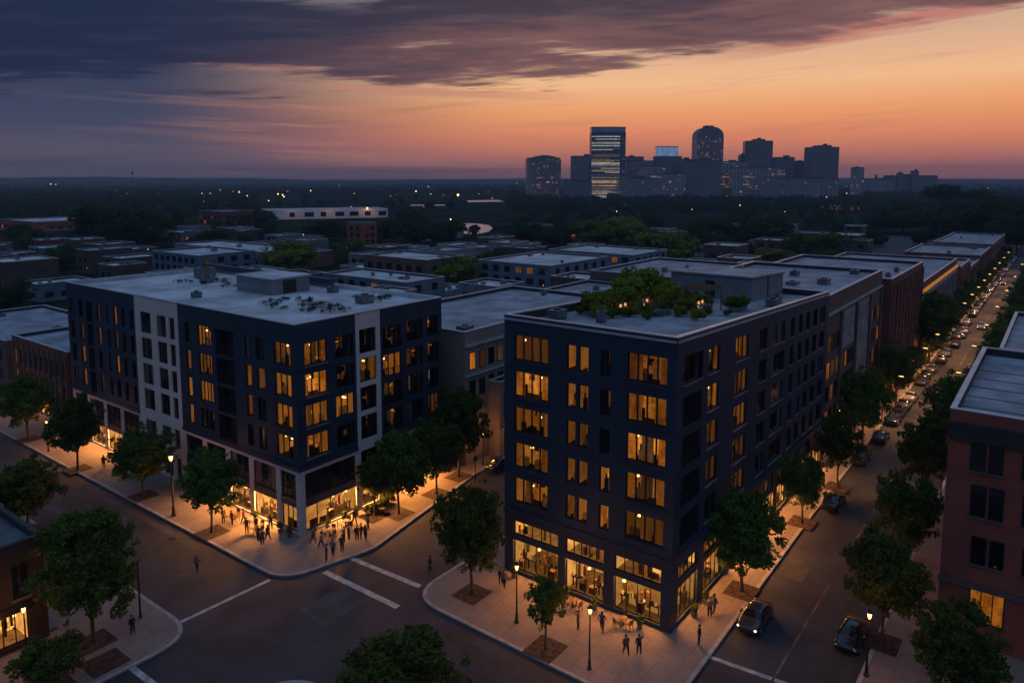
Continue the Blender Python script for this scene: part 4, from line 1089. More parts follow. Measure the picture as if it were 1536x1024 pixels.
def ribs(F, xs, w, z0, z1, d, mat, nm='pilaster'):
    def fn(t, org):
        for x in xs:
            k = MB(); k.box(x-w/2,x+w/2,-d,-.003,z0,z1,0,F); k.build(nm, mat, t, org)
    return fn
def band(F, a, c, z0, z1, d, mat, nm):
    def fn(t, org):
        k = MB(); k.box(a,c,-d,-.004,z0,z1,0,F); k.build(nm, mat, t, org)
    return fn
def both(*fs):
    def fn(t, org):
        for f in fs: f(t, org)
    return fn
def shops(F, spans, z0, z1, lampw=0):
    def fn(t, org):
        for i, (a, c) in enumerate(spans):
            k = MB(); k.box(a,a+.08,-.12,-.004,z0,z1,0,F); k.box(c-.08,c,-.12,-.004,z0,z1,0,F); k.box(a+.08,c-.08,-.12,-.004,z1-.1,z1,0,F)
            k.box(a+.08,c-.08,-.12,-.004,z0,z0+.1,0,F); m_ = (a+c)/2; k.box(m_-.04,m_+.04,-.11,-.006,z0+.1,z1-.1,0,F)
            k.quad([F(a+.08,-.03,z0+.1),F(c-.08,-.03,z0+.1),F(c-.08,-.03,z1-.1),F(a+.08,-.03,z1-.1)],1)
            o = k.build('shop_window', [DARKFRAME, SHELF], t, org)
            k = MB(); k.quad([F(a-.1,-.01,z1+.35),F(c+.1,-.01,z1+.35),F(c+.1,-.9,z1+.02),F(a-.1,-.9,z1+.02)]); k.quad([F(a-.1,-.9,z1+.02),F(c+.1,-.9,z1+.02),F(c+.1,-.9,z1-.15),F(a-.1,-.9,z1-.15)]); k.build('awning', CLOTHD, o, org)
            if lampw and i % 2 == 0:
                p = F((a+c)/2,-1.0,z1-.3); lamp('shop_lamp', o, (p[0]-org[0],p[1]-org[1],p[2]-org[2]), lampw, .3)
    return fn
GP = pbr('grey_panel', (.30,.31,.33), .7, .2, .5)
TERRA = pbr('terracotta', (.24,.10,.07), .8, .25, .8)
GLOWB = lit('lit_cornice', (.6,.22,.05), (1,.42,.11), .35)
# the row along the avenue, beyond the right block
F1 = Face(96.3, 23.3, 0)
bldg('brown brick building with grey panelled bays, first after the navy block on the avenue', 96.3,129.5,23.3,44,20.9, BROWN, ROOFG, 'brick buildings along the avenue', nunits=5, name='brick_building',
  right=[(x,x+1.5,e,e+2.2,L((0,.12,.3,.58)),2,BROWNSTONE) for e in (4.2,7.4,10.6,14.0) for x in (.8,3.0,5.2,26,28,30.6)]+[(x,x+1.2,e,e+2.2,L((0,.1,.3,.6)),1,BROWNSTONE) for e in (4.2,7.4,10.4) for x in (8.4,10.2,12.0,13.8)] + [(x,x+.9,e,e+1.9,L((0,.03,.1,.87)),1,None) for e in (15.6,) for x in (8.6,10.2,11.8,13.4,17.2,18.6,20,21.4,22.8,25)]+[(x,x+2.2,e,e+2.4,'dark',2,None) for e in (7.2,10.2,12.8) for x in (17.5,21.6)],
  left=grid(20.7,(6,9.5,13,16.5),6,1.3,2,(0,.05,.1,.85)),
  extra=both(band(F1,7.8,15.2,13.2,18.4,.03,GP,'grey_panel'),band(F1,16.6,24.2,6.8,18.4,.03,GP,'grey_panel'),band(F1,0,33,18.9,19.15,.3,COPING,'cornice'),ribs(F1,(7.2,15.9,24.9,32.6),.7,0,18.6,.3,BROWNSTONE),shops(F1,[(.8,4.6),(8,11.6),(12,15.2),(17,20),(21,24),(26,29),(29.5,32.5)],.4,3.3,100)))
F2 = Face(131.5, 22.2, 0)
bldg('tall dark red brick building with slim vertical ribs on the avenue', 131.5,163,22.2,45,19.3, RED2, ROOFG, 'brick buildings along the avenue', nunits=4, name='brick_building',
  left=grid(22.8,(5,9,13),4,1.2,2.4,(0,.02,.08,.9)), right=grid(31.5,(5,8.6,12.2,15.6),9,1.1,2.3,(0,.03,.1,.87)),
  extra=both(ribs(F2,[1.5+3.2*i for i in range(10)],.5,0,18.9,.35,TERRA),shops(F2,[(2.2+6.4*i,4.4+6.4*i) for i in range(5)],.4,3.2,120)))
F3 = Face(167, 22.8, 0)
bldg('low pale fronted brick building with a glowing cornice on the avenue', 167,224,22.8,50,14.6, RED2, ROOFG, 'brick buildings along the avenue', nunits=4, name='brick_building',
  left=grid(27,(4,8),5,1.2,2.2,(0,.02,.1,.88)), right=[(2+4.2*i,4.6+4.2*i,e,e+2.6,L((0,.06,.1,.84)),2,None) for i in range(13) for e in (4,8)],
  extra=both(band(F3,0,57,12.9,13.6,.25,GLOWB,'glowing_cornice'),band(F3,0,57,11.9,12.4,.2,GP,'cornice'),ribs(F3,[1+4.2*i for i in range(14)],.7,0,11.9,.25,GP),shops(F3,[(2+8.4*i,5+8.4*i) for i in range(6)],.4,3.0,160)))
for lb, a_, c_, b0, h_, m_ in (('narrow red brick building next beyond the low pale fronted one on the avenue',228,250,44,12.2,RED),('lower brown brick building between two red ones far along the avenue',251,279,38,9.8,BROWN),('red brick building with a pale roof edge, second last on the avenue',280,318,44,10.8,RED2)):
    FQ = Face(a_,22.2,0); n_ = int((c_-a_)/4)
    bldg(lb, a_,c_,22.2,b0,h_, m_, ROOFG, 'brick buildings along the avenue', nunits=4, name='brick_building', left=grid(b0-22.2,(4,7),5,1.3,2.2,(0,.03,.08,.89)), right=grid(c_-a_,(4.2,7.0),n_,1.4,2.2,(0,.08,.12,.8)),
      extra=both(ribs(FQ,[.4+(c_-a_-.8)*i/n_ for i in range(n_+1)],.5,0,h_-.4,.25,TERRA if m_ is RED else BROWNSTONE),shops(FQ,[(1+8*i,5+8*i) for i in range(n_//2)],.4,3.1,160)))
bldg('farthest dark brick building at the head of the avenue', 330,395,22.5,42,10.8, RED2, ROOFG, 'brick buildings along the avenue', nunits=3, name='brick_building', left=grid(19,(4,7.4),5,1.3,2,(0,.03,.08,.89)), right=grid(65,(1,4.5,7.6),12,1.4,2.2,(.05,.1,.1,.75)))
# seen between the two blocks
FM = Face(68.5, 58.6, 0); 
bldg('tan stone building with pale cornice lines seen between the two navy blocks', 68.5,104,58.6,78,16.6, TANSTONE, ROOFG, None, nunits=5, name='brick_building',
  right=[(.8+1.9*i,2.0+1.9*i,e,e+2.2,L((0,.05,.2,.75)),1,None) for i in range(17) for e in (8.6,12.2)],
  extra=both(band(FM,0,35,15.2,15.5,.35,COPING,'cornice'),band(FM,0,35,11.4,11.6,.25,COPING,'cornice')))
FM2 = Face(73.0, 56.6, 0)
bldg('low wing with a pale flat roof and lit shop fronts before the tan stone building', 73,96,56.6,58.5,9.6, TANSTONE, ROOFG, None, name='shop_wing',
  right=[(.8+2.0*i,2.2+2.0*i,5.2,8.4,L((0,.15,.35,.5)),1,None) for i in range(11)], extra=shops(FM2,[(1+4.4*i,4.6+4.4*i) for i in range(5)],.4,3.6,150))
# beyond the left end of the left block
bldg('dark brick terrace with a sagging pale roof beyond the left end of the left block', 45.5,63,114,134,10.6, RED2, ROOFG, None, nunits=2, name='brick_building',
  left=[(1.0+1.9*i,2.0+1.9*i,e,e+2.3,L((0,.05,.15,.8)),1,None) for i in range(10) for e in (3.6,6.9)], extra=both(shops(Face(45.5,134,-PI/2),[(1,4),(5,8),(9.5,12.5),(15,18)],.3,2.7,90),ribs(Face(45.5,134,-PI/2),[.4+1.9*i for i in range(11)],.35,0,10.4,.2,BROWNSTONE)))
bldg('dark brick building with a pale-rimmed flat roof behind the left terrace', 65,84,120,144,13.6, BROWN, ROOFW, None, nunits=3, name='brick_building', left=grid(24,(8,11),6,1.2,1.6,(0,0,.1,.9)))
bldg('dark brick terrace at the left edge of the wide street', 45.5,64,137,170,9.2, BROWN, ROOFG, None, nunits=3, name='brick_building', left=grid(33,(3.2,6.2),11,1.1,1.8,(.05,.15,.1,.7)))
# low brick house at the bottom left
c0 = G(75,955); hb = at_v(77,795,c0.y).z
LU, LV = c0.x, c0.y; FLB = Face(LU-26, LV, 0)
q = lambda px, py: at_v(px, py, LV)
x0, x1 = q(16,880).x-LU+26, q(44,880).x-LU+26
s1 = q(46,960).x-LU+26; H1, H2 = (s1-3.3,s1,.55,3.1), (s1-7.0,s1-3.6,.55,3.1)
o = bldg('low dark brick house with a lit shop at the bottom left corner', LU-26,LU,LV,LV+24,hb-.6, DIMBRICK, ROOFD, None, nunits=0, name='brick_building', cop=SEALCOAT, holesR=[H1,H2],
  right=[(x0,x1,q(30,896).z,q(30,845).z,'dark',2,BROWNSTONE),(x0-4.2,x0-4.2+(x1-x0),q(30,896).z,q(30,845).z,'dark',2,BROWNSTONE)])
org_ = (LU-26, LV, 0)
k = MB(); k.box(s1-7.4,s1+.3,-.22,-.006,3.15,3.75,0,FLB); k.build('shop_fascia', BLACK, o, org_)
shop(o, FLB, *H1, org_, panes=4, deep=2.4); shop(o, FLB, *H2, org_, panes=4, deep=2.4)
p = FLB(s1-2,-1.2,2.6); lamp('shop_lamp', o, (p[0]-org_[0],p[1]-org_[1],p[2]), 14, .3)
k = MB(); k.ball((LU-.35, LV-.2, q(70,823).z), .09); k.build('wall_lamp', BULB, o, org_)
# red brick house on the right
c1 = G(1403,950); RU, RV = c1.x, c1.y; zt = at_u(1421,612,RU).z
FR1 = Face(RU, RV, -PI/2); rs = lambda px, py: RV-at_u(px,py,RU).y; rz_ = lambda px, py: at_u(px,py,RU).z
lf = []
for y0, y1, lv_ in ((709,662,'dark'),(778,730,'dark'),(850,808,'dark')):
    for xa, xb in ((1457,1481),(1485,1508),(1536,1560)): lf.append((rs(xa,y1),rs(xb,y1),rz_(1480,y0),rz_(1480,y1),lv_,1,BROWNSTONE))
lf.append((rs(1453,905),rs(1507,905),rz_(1480,936),rz_(1480,884),'medium',3,BROWNSTONE))
lf.append((rs(1489,850),rs(1496,850),rz_(1490,856),rz_(1490,846),'medium',1,None))
o = bldg('red brick house with a heavy dark cornice and grey flat roof on the right edge', RU,RU+26,RV-22,RV,zt-.7, RED, ROOFG, None, nunits=0, name='brick_building', left=lf, ph=.7,
  extra=both(band(FR1,-.1,22,zt-2.2,zt-.9,.3,SEALCOAT,'cornice'),band(FR1,-.1,22,4.6,5.0,.18,BROWNSTONE,'string_course')))
k = MB()
for i in range(5): k.box(RU+4+i*3.5,RU+4.1+i*3.5,RV-22,RV-.4,zt-.69,zt-.66)
k.build('roof_seams', SEALCOAT, o, (RU,RV-22,0))
p2 = G(1500,521,16.0)
bldg('dark building with a grey flat roof behind the red brick house', p2.x,p2.x+30,p2.y-26,p2.y,15.4, RED2, ROOFG, None, nunits=3, name='brick_building', left=grid(26,(5,8.5,12),7,1.3,2,(0,.03,.1,.87)))

# ------------------------------------------------------------------ the low town behind
RECTS = [(40,172,56,176),(60,130,90,150),(44,96,20,44),(90,160,20,52),(130,420,-40,70)]
def clash(u0,u1,v0,v1,pad=2):
    return any(u0-pad < b_ and u1+pad > a_ and v0-pad < d_ and v1+pad > c_ for a_,b_,c_,d_ in RECTS)
RECTS = [(44,97,20,45),(96,400,20,63),(44,67,59,111),(68,105,56,79),(45,85,113,171)]
def bpx(label, px, py, px2, h, du, wm, rm, **kw):
    p = G(px, py, h); u0 = p.x; d = ray(px2, py+12); v0 = u0*d[1]/d[0]
    RECTS.append((u0,u0+du,v0,p.y))
    rows = [z for z in (1.2,4.4,7.6,10.8) if z+2 < h]
    return bldg(label, u0,u0+du,v0,p.y,h, wm, rm, left=grid(p.y-v0,rows,max(2,int((p.y-v0)/4)),2.2,1.9,kw.pop('p',(0,.03,.08,.89)),3), right=grid(du,rows,max(2,int(du/5)),2.2,1.9,(0,.03,.08,.89),3), **kw)
bpx('brown building with a grey roof just behind the roof garden block', 885,409,1036,15,34,BROWN,ROOFG,nunits=4)
bpx('low brown building with a pale roof edge left of the roof garden block', 802,440,915,13,20,BROWN,ROOFG,nunits=3)
bpx('low flat building with a lit rooftop hut between the two navy blocks', 664,470,800,8,22,BROWN,ROOFW,nunits=4)
a_, b_, c_, d_ = RECTS[-1]
hut = [o for o in C.objects if o.get('label','').startswith('low flat building with a lit rooftop')][0]; oo = hut.location
k = MB(); k.box(a_+9,a_+13,c_+5,c_+11,8.02,10.6); k.build('rooftop_hut', BROWN, hut, tuple(oo))
k = MB(); k.box(a_+8.9,a_+8.98,c_+5.6,c_+10.4,8.6,10.2); k.build('lit_window', LIT_B, hut, tuple(oo))
bpx('long blue clad building with a pale roof beside the big yellow green tree', 822,376,950,10,26,BLUECLAD,ROOFW,nunits=2)
bpx('blue glazed two storey building right of the round pale tree', 716,392,826,10,34,BLUECLAD,ROOFW,nunits=3)
bpx('wide blue building with long window bands behind the left block roof', 484,412,610,10,14,BLUECLAD,ROOFW,nunits=4)
bpx('dark brick hall behind the left block roof, left of the round pale tree', 545,384,640,11,18,BROWN,ROOFW,nunits=3)
bpx('long pale roofed shed left of the yellow green tree behind the left block', 262,367,390,9,20,GREYCLAD,ROOFW,nunits=2)
bpx('blue fronted shed behind the left block stair house', 228,378,296,10,22,BLUECLAD,ROOFW,nunits=2)
bpx('dark brick tower block standing alone beyond the sheds', 297,317,334,15,22,RED2,ROOFG)
bpx('red brick mill with two pale roof lines at the left edge', 0,330,52,12,40,RED,ROOFW,p=(.05,.1,.1,.75))
bpx('red brick chimney-like block between the dark trees', 520,335,544,14,9,RED,ROOFG)
bpx('grey flat building behind the penthouse of the right block', 1195,401,1240,11,22,GREYCLAD,ROOFG,nunits=2)
p = G(400,330); p3 = G(582,326)
d_ = (p3-p).normalized(); t = thing('warehouse', 'long white warehouse with square dark openings in the middle distance', 'warehouse', p, math.atan2(d_.y,d_.x))
Lw = (p3-p).length; FWH = Face(0,0,0)
WHITE = pbr('white_wall', (.80,.80,.80), .6, .06, .2)
k = MB(); wall(k, FWH, 0, Lw, 0, 8.2, []); wall(k, Face(Lw,0,PI/2),0,40,0,8.2,[]); wall(k, Face(Lw,40,PI),0,Lw,0,8.2,[]); wall(k, Face(0,40,-PI/2),0,40,0,8.2,[]); k.build('wall', WHITE, t)
roof_slab(t, [(0,0),(Lw,0),(Lw,40),(0,40)], 7.8, (0,0,0), (ROOFW,ROOFW), ph=.4)
for i, f_ in enumerate((.18,.3,.43,.55,.67,.80,.92)): swin(t, FWH, Lw*f_, Lw*f_+rng.uniform(4,10), 2.0, 6, (0,0,0), 'dark', panes=3)
k = MB(); k.ball((Lw*.82,-.8,8.8),.7); k.build('flood_lamp', LANT, t); lamp('flood_light', t, (Lw*.82,-7,10), 825, 1.0); lamp('flood_light', t, (Lw*.5,-9,10), 641, 1.0); lamp('flood_light', t, (Lw*.2,-9,10), 458, 1.0)
# ------------------------------------------------------------------ trees of the town and the woods beyond
BGT = [make_tree(12,5.4,.8,5200,.42,101,LEAF,nclump=18,detail=False), make_tree(12,5.4,.8,5200,.42,102,LEAFB,nclump=20,detail=False), make_tree(12,5.6,.8,5200,.42,103,LEAFD,nclump=17,detail=False), make_tree(11,5.0,.8,4600,.42,104,LEAFD,nclump=14,detail=False)]
for t in BGT: t.name = 'broad_tree'
TREES = []
def town_tree(px, py, wpx, topy, k, label, grp='large trees in the town'):
    p = G(px, py); d0 = depth(p.x,p.y); h = ztop(p.x,p.y,topy); wm = wpx*d0/FP/2
    RECTS.append((p.x-wm*.75,p.x+wm*.75,p.y-wm*.75,p.y+wm*.75)); TREES.append((px,py,wpx,topy))
    return place(BGT[k], USED, (p.x,p.y,-.2), rng.uniform(0,6.28), label, grp, scale=(wm/5.4,wm/5.4,h/12))
for a in [(150,371,90,306,2,'dark dense tree, left one of the big clump behind the left town roofs'),(190,374,95,302,3,'tallest dark tree in the middle of the big clump behind the left town roofs'),(228,373,70,322,2,'lower dark tree at the right end of the big clump behind the left town roofs'),
    (436,418,92,360,1,'yellow green tree right behind the left block stair house'),(680,442,90,382,1,'round yellow green tree between the two navy blocks'),
    (995,402,100,345,1,'biggest round yellow green tree behind the penthouse'),(895,374,70,328,1,'pale green tree left of the biggest round tree'),(935,372,72,322,1,'taller pale green tree touching the biggest round tree'),
    (570,364,62,330,2,'dark tree right of the brick chimney-like block'),(622,368,66,326,3,'dark tree left of the bright pond'),(668,372,72,330,2,'dark tree at the left bank of the bright pond'),
    (785,368,72,326,3,'dark tree at the right bank of the bright pond'),(376,352,84,316,2,'dark tree before the white warehouse'),(490,360,70,328,2,'dark tree before the right half of the white warehouse'),
    (1242,394,78,346,0,'dark green tree behind the second avenue roof'),(1165,375,90,325,3,'broad dark tree behind the penthouse roof line'),(1095,370,80,330,2,'dark tree right of the biggest round tree'),
    (1150,392,70,372,1,'low pale hedge-like tree beside the penthouse roof'),(1440,330,120,278,2,'huge dark tree below the horizon on the right'),(1510,338,90,290,3,'dark tree at the right edge below the horizon'),(1470,372,110,300,2,'dark tree above the far end of the avenue'),(1525,380,90,310,2,'dark tree at the right edge above the avenue'),
    (1420,356,90,306,3,'dark tree left of the far end of the avenue'),(1355,350,90,308,2,'dark tree behind the long red brick building'),(22,475,60,418,2,'dark tree at the left edge beyond the left block'),(40,372,60,330,3,'dark tree above the red brick mill')]:
    town_tree(*a)
for a in [(325,374,64,340,0,'green tree among the roofs left of the yellow green tree'),(528,392,54,356,0,'green tree among the roofs left of the chimney-like block'),(838,372,66,336,2,'dark tree above the long blue clad building'),(1048,374,62,338,2,'dark tree touching the right side of the biggest round tree'),(95,404,56,366,2,'dark tree among the roofs at the far left')]: town_tree(*a)
town_tree(711,356,20,333,3,'small dark tree standing in front of the bright pond')
tone = [(.11,.075,.06),(.14,.10,.08),(.20,.22,.245),(.13,.20,.27),(.18,.075,.06),(.30,.30,.32)]
tn = ['dark brown','brown brick','grey','slate blue','red brick','pale grey']
rt_ = [(.78,.79,.80),(.60,.62,.65),(.68,.70,.73),(.80,.80,.80),(.44,.45,.48),(.72,.73,.75)]
nb_ = 0
uu = 88
while uu < 480:
    vv = 64+rng.uniform(0,9)
    while vv < 500:
        u0, v0 = uu+rng.uniform(0,4), vv+rng.uniform(0,4); du, dv = rng.uniform(10,17.5), rng.uniform(9,15.5)
        d0 = depth(u0,v0); px_, py_ = P(u0+du/2, v0+dv/2, 8)
        vv += 17
        if d0 < 112 or d0 > 440 or px_ < -60 or px_ > 1290: continue
        keep = .95 if px_ < 560 else (.74 if px_ < 900 else .42)
        if d0 > 330: keep *= .6
        if rng.random() > keep or clash(u0,u0+du,v0,v0+dv): continue
        RECTS.append((u0,u0+du,v0,v0+dv)); h = rng.uniform(4.5,9.5) + (1.5 if d0 < 180 else 0)
        # keep the crowns that show in the photograph in view
        if any(abs(px_-tx) < tw*.5+14 and ty < P(u0,v0,0)[1]+4 and P(u0,v0+dv,h)[1] < ty-(ty-tt)*.3 and d0 < depth(*G(tx,ty)[:2]) for tx,ty,tw,tt in TREES): continue
        i = rng.randrange(6)
        rows = [z for z in (1.2,4.3,7.4) if z+1.8 < h]
        near = d0 < 215
        zone = 'left of the left block' if px_ < 200 else ('behind the left block' if px_ < 560 else ('between the two navy blocks' if px_ < 830 else 'behind the right block'))
        nu_ = rng.randint(2,5) if near else rng.randint(1,3)
        bldg(f'low {tn[i]} flat-roofed building {zone}', u0,u0+du,v0,v0+dv,h, WALLT, ROOFT, grp=f'low {tn[i]} buildings {zone}', left=grid(dv,rows,3 if near else 2,2.4,1.6,(0,.03,.07,.9),3), right=grid(du,rows,3,2.4,1.6,(0,.03,.07,.9),3) if near else None,
             nunits=nu_, col=tone[i], rcol=rng.choice(rt_), ph=rng.uniform(.3,.7)); nb_ += 1
    uu += 19.5

cnt = 0; tries = 0
while cnt < 285 and tries < 6000:
    tries += 1
    px_ = rng.uniform(-20,1556); py_ = rng.choice((rng.uniform(300,345), rng.uniform(335,420)))
    p = G(px_,py_)
    if py_ > 345 and (px_ < 560 and rng.random() < .75): continue
    if py_ > 372 and rng.random() < .6: continue
    if px_ > 1500 and py_ > 390: continue
    if 640 < px_ < 760 and 318 < py_ < 372: continue
    if 385 < px_ < 600 and 312 < py_ < 345: continue
    if any(a_-3 < p.x < b_+3 and c_-3 < p.y < d_+3 for a_,b_,c_,d_ in RECTS) or (9 < p.y < 21): continue
    d0 = depth(p.x,p.y); hh = rng.uniform(7,13); kk = rng.choice((0,2,2,3,3))
    zone = 'left of the skyline' if px_ < 780 else ('below the skyline' if px_ < 1300 else 'right of the skyline')
    place(BGT[kk], USED, (p.x,p.y,-.3), rng.uniform(0,6.28), f'dark tree scattered among the distant roofs {zone}', f'scattered dark trees {zone}', scale=(rng.uniform(.7,1.25),rng.uniform(.7,1.25),hh/12)); cnt += 1
# the far woods: one mass
r = np.random.default_rng(5); NTR = 6500
sy = 269.2 + (318-269.2)*r.random(NTR)**.9; sxx = r.uniform(-60,1600,NTR)
dd = CAMH*1127/(sy-HZ); az_ = np.arctan((sxx-CX)/1127.0)
ang = AZ - az_; dist = dd/np.cos(az_)
X0 = dist*np.cos(ang); Y0 = dist*np.sin(ang)
ok = ~((sxx > 380)&(sxx < 610)&(sy > 296)) & ~((sxx > 600)&(sxx < 765)&(sy > 293)) & ~((sxx > 780)&(sxx < 1300)&(dd > 1130)&(dd < 1500))
X0, Y0, dd = X0[ok], Y0[ok], dd[ok]; n = len(X0)
hh = r.uniform(6,13,n); rr = hh*r.uniform(.45,.8,n)*(1+dd/6000)
KQ = 46; tot = n*KQ
d3 = r.normal(size=(tot,3)); d3 /= np.linalg.norm(d3,axis=1)[:,None]
cen = np.repeat(np.stack([X0,Y0,hh*.55-.3],1),KQ,0); R3 = np.repeat(np.stack([rr,rr,hh*.5],1),KQ,0)
pos = cen + d3*R3*(r.random(tot)**.3)[:,None]; pos[:,2] = np.maximum(pos[:,2],.2)
nr = d3+r.normal(size=(tot,3))*.6+np.array([0,0,.4]); nr /= np.linalg.norm(nr,axis=1)[:,None]
a = np.cross(nr, r.normal(size=(tot,3))); a /= np.linalg.norm(a,axis=1)[:,None]; bb = np.cross(nr,a)
s = (np.repeat(rr,KQ)*.26*(.5+r.random(tot)))[:,None]
v = np.empty((tot,4,3)); v[:,0]=pos-a*s; v[:,1]=pos-bb*s*.7; v[:,2]=pos+a*s; v[:,3]=pos+bb*s*.7
me = bpy.data.meshes.new('far_woods'); me.vertices.add(tot*4); me.loops.add(tot*4); me.polygons.add(tot)
me.vertices.foreach_set('co', v.ravel()); me.loops.foreach_set('vertex_index', np.arange(tot*4,dtype=np.int32)); me.polygons.foreach_set('loop_start', np.arange(tot,dtype=np.int32)*4)
me.update(calc_edges=True); me.materials.append(WOODLEAF)
o = bpy.data.objects.new('far_woods', me); C.objects.link(o); tag(o,'dark far-off woods reaching to the horizon',None,None,'stuff')
# ridge on the horizon, pond, slivers of river
k = MB()
def ridge(px0, px1, D, h, n=60):
    pts = []
    for i in range(n+1):
        px = px0+(px1-px0)*i/n; az = math.atan((px-CX)/1127); dd_ = D/math.cos(az); a = AZ-az
        e = math.sin(PI*i/n)**.5; pts.append((dd_*math.cos(a),dd_*math.sin(a), max(2,h*e*(.9+.06*math.sin(i*.31)+.03*math.sin(i*.83)))))
    for i in range(n):
        p, q_ = pts[i], pts[i+1]; m_ = 1.12
        k.quad([(p[0]*.9,p[1]*.9,-.4),(q_[0]*.9,q_[1]*.9,-.4),(q_[0],q_[1],q_[2]),(p[0],p[1],p[2])]); k.quad([(p[0],p[1],p[2]),(q_[0],q_[1],q_[2]),(q_[0]*m_,q_[1]*m_,-.4),(p[0]*m_,p[1]*m_,-.4)])
ridge(-420,560,5000,46,80); ridge(250,2050,5400,36,80)
struct(k.build('hills', EARTH))
def water(pts):
    k = MB(); k.quad([tuple(G(x,y,-.24)) for x,y in pts]); o = k.build('water', WATER); struct(o)
m, gg, out = new_mat('pond_water'); bs = gg.node('ShaderNodeBsdfPrincipled'); bs.inputs['Base Color'].default_value = (.85,.87,.9,1); bs.inputs['Metallic'].default_value = 1; bs.inputs['Roughness'].default_value = .28
bn = gg.node('ShaderNodeBump'); bn.inputs['Strength'].default_value = .25; gg.put(bn.inputs['Height'], gg.noise(gg.node('ShaderNodeTexCoord').outputs['Object'], .15, 3)); gg.l.new(bn.outputs[0], bs.inputs['Normal']); gg.l.new(bs.outputs[0], out.inputs[0]); WATER = m
water([(680,348),(690,350),(706,351),(722,350),(734,347),(739,342),(734,338),(722,336),(708,335),(692,335),(682,338),(677,343)]); water([(696,303.5),(756,302.5),(748,299.8),(702,300.5)]); water([(616,308.6),(672,308.4),(668,306.9),(616,307)])

# ------------------------------------------------------------------ the skyline
def tower_mat(name, base, glass, fw, fh, litp, lc=(1,.50,.24), ls=.24):
    m, g, out = new_mat(name)
    tc = g.node('ShaderNodeTexCoord').outputs['Object']; sx = g.node('ShaderNodeSeparateXYZ'); g.l.new(tc, sx.inputs[0])
    v = g.comb(g.m('ADD', sx.outputs[0], sx.outputs[1]), sx.outputs[2], 0.0)
    bt = g.node('ShaderNodeTexBrick'); g.put(bt.inputs['Vector'], v); bt.offset = 0
    bt.inputs['Color1'].default_value = (0,0,0,1); bt.inputs['Color2'].default_value = (1,1,1,1); bt.inputs['Mortar'].default_value = (.5,.5,.5,1)
    bt.inputs['Scale'].default_value = 1; bt.inputs['Mortar Size'].default_value = fh*.16; bt.inputs['Brick Width'].default_value = fw; bt.inputs['Row Height'].default_value = fh
    fac = bt.outputs['Fac']
    n = g.noise(tc, .05, 3); n3 = g.noise(g.mapping(tc,(.05,.05,.3)), 1.0, 3)
    col = g.mix(fac, glass, base); 
    b = g.node('ShaderNodeBsdfPrincipled'); g.put(b.inputs['Base Color'], col); g.put(b.inputs['Roughness'], g.m('MULTIPLY_ADD', fac, .5, .2))
    on = g.m('GREATER_THAN', g.m('ADD', g.m('MULTIPLY', bt.outputs[0], .35), g.m('MULTIPLY', n3, .8)), 1.0-litp)
    em = g.m('MULTIPLY', g.m('MULTIPLY', on, g.m('SUBTRACT', 1.0, fac)), ls)
    b.inputs['Emission Color'].default_value = (*lc,1); g.put(b.inputs['Emission Strength'], em)
    g.l.new(b.outputs[0], out.inputs[0]); m.cycles.emission_sampling = 'NONE'
    return m
TW_BROWN = tower_mat('tower_brown', (.40,.29,.27), (.16,.13,.14), 3, 3.8, .27)
TW_GREY = tower_mat('tower_grey', (.38,.35,.38), (.16,.17,.20), 3.4, 3.9, .19)
TW_DARK = tower_mat('tower_dark', (.28,.235,.26), (.13,.12,.15), 2.8, 3.6, .12)
TW_PALE = tower_mat('tower_pale', (.50,.44,.43), (.20,.18,.20), 5, 4.0, .27)
TW_GLASS = tower_mat('tower_glass', (.10,.13,.17), (.07,.10,.15), 9, 3.4, .0)
LBW = lit('office_light_warm', (.35,.2,.09), (1,.62,.28), .62, .25, sc=(1,1,1)); LBC = lit('office_light_white', (.3,.3,.3), (.9,.88,.8), .6, .25, sc=(1,1,1)); LBB = lit('office_light_blue', (.05,.12,.25), (.12,.38,.85), .5, .25, sc=(1,1,1)); LBD = lit('office_light_dim', (.15,.16,.18), (.5,.5,.53), .22, .25, sc=(1,1,1))
def tower(label, px0, px1, py, D, dp, mat, yaw=0.0, pyb=None, name='tower', build=None, grp=None):
    pc = (px0+px1)/2; az = math.atan((pc-CX)/1127); a = AZ-az
    dd_ = D/math.cos(az); W = (px1-px0)*D/1127; H = CAMH + (HZ-py)*D/1127
    t = thing(name, label, 'tower', (dd_*math.cos(a), dd_*math.sin(a), 0), AZ-PI/2+math.radians(yaw), grp)
    build(t, W, H, dp, mat); return t
def tbox(t, nm, x0, x1, y0, y1, z0, z1, mat, par=None):
    k = MB(); k.box(x0,x1,y0,y1,z0,z1); return k.build(nm, mat, par or t)
def plain(t, W, H, dp, mat, cap=True):
    tbox(t,'wall',-W/2,W/2,0,dp,-1,H,mat)
    if cap:
        k = MB(); k.box(-W/2+.8,W/2-.8,.8,dp-.8,H,H+1.2); k.build('roof', SEALCOAT, t)
        a = rng.uniform(-W*.3,W*.1); tbox(t,'roof_unit',a,a+W*.25,dp*.3,dp*.6,H+1.2,H+rng.uniform(2.5,4.5),UNIT)
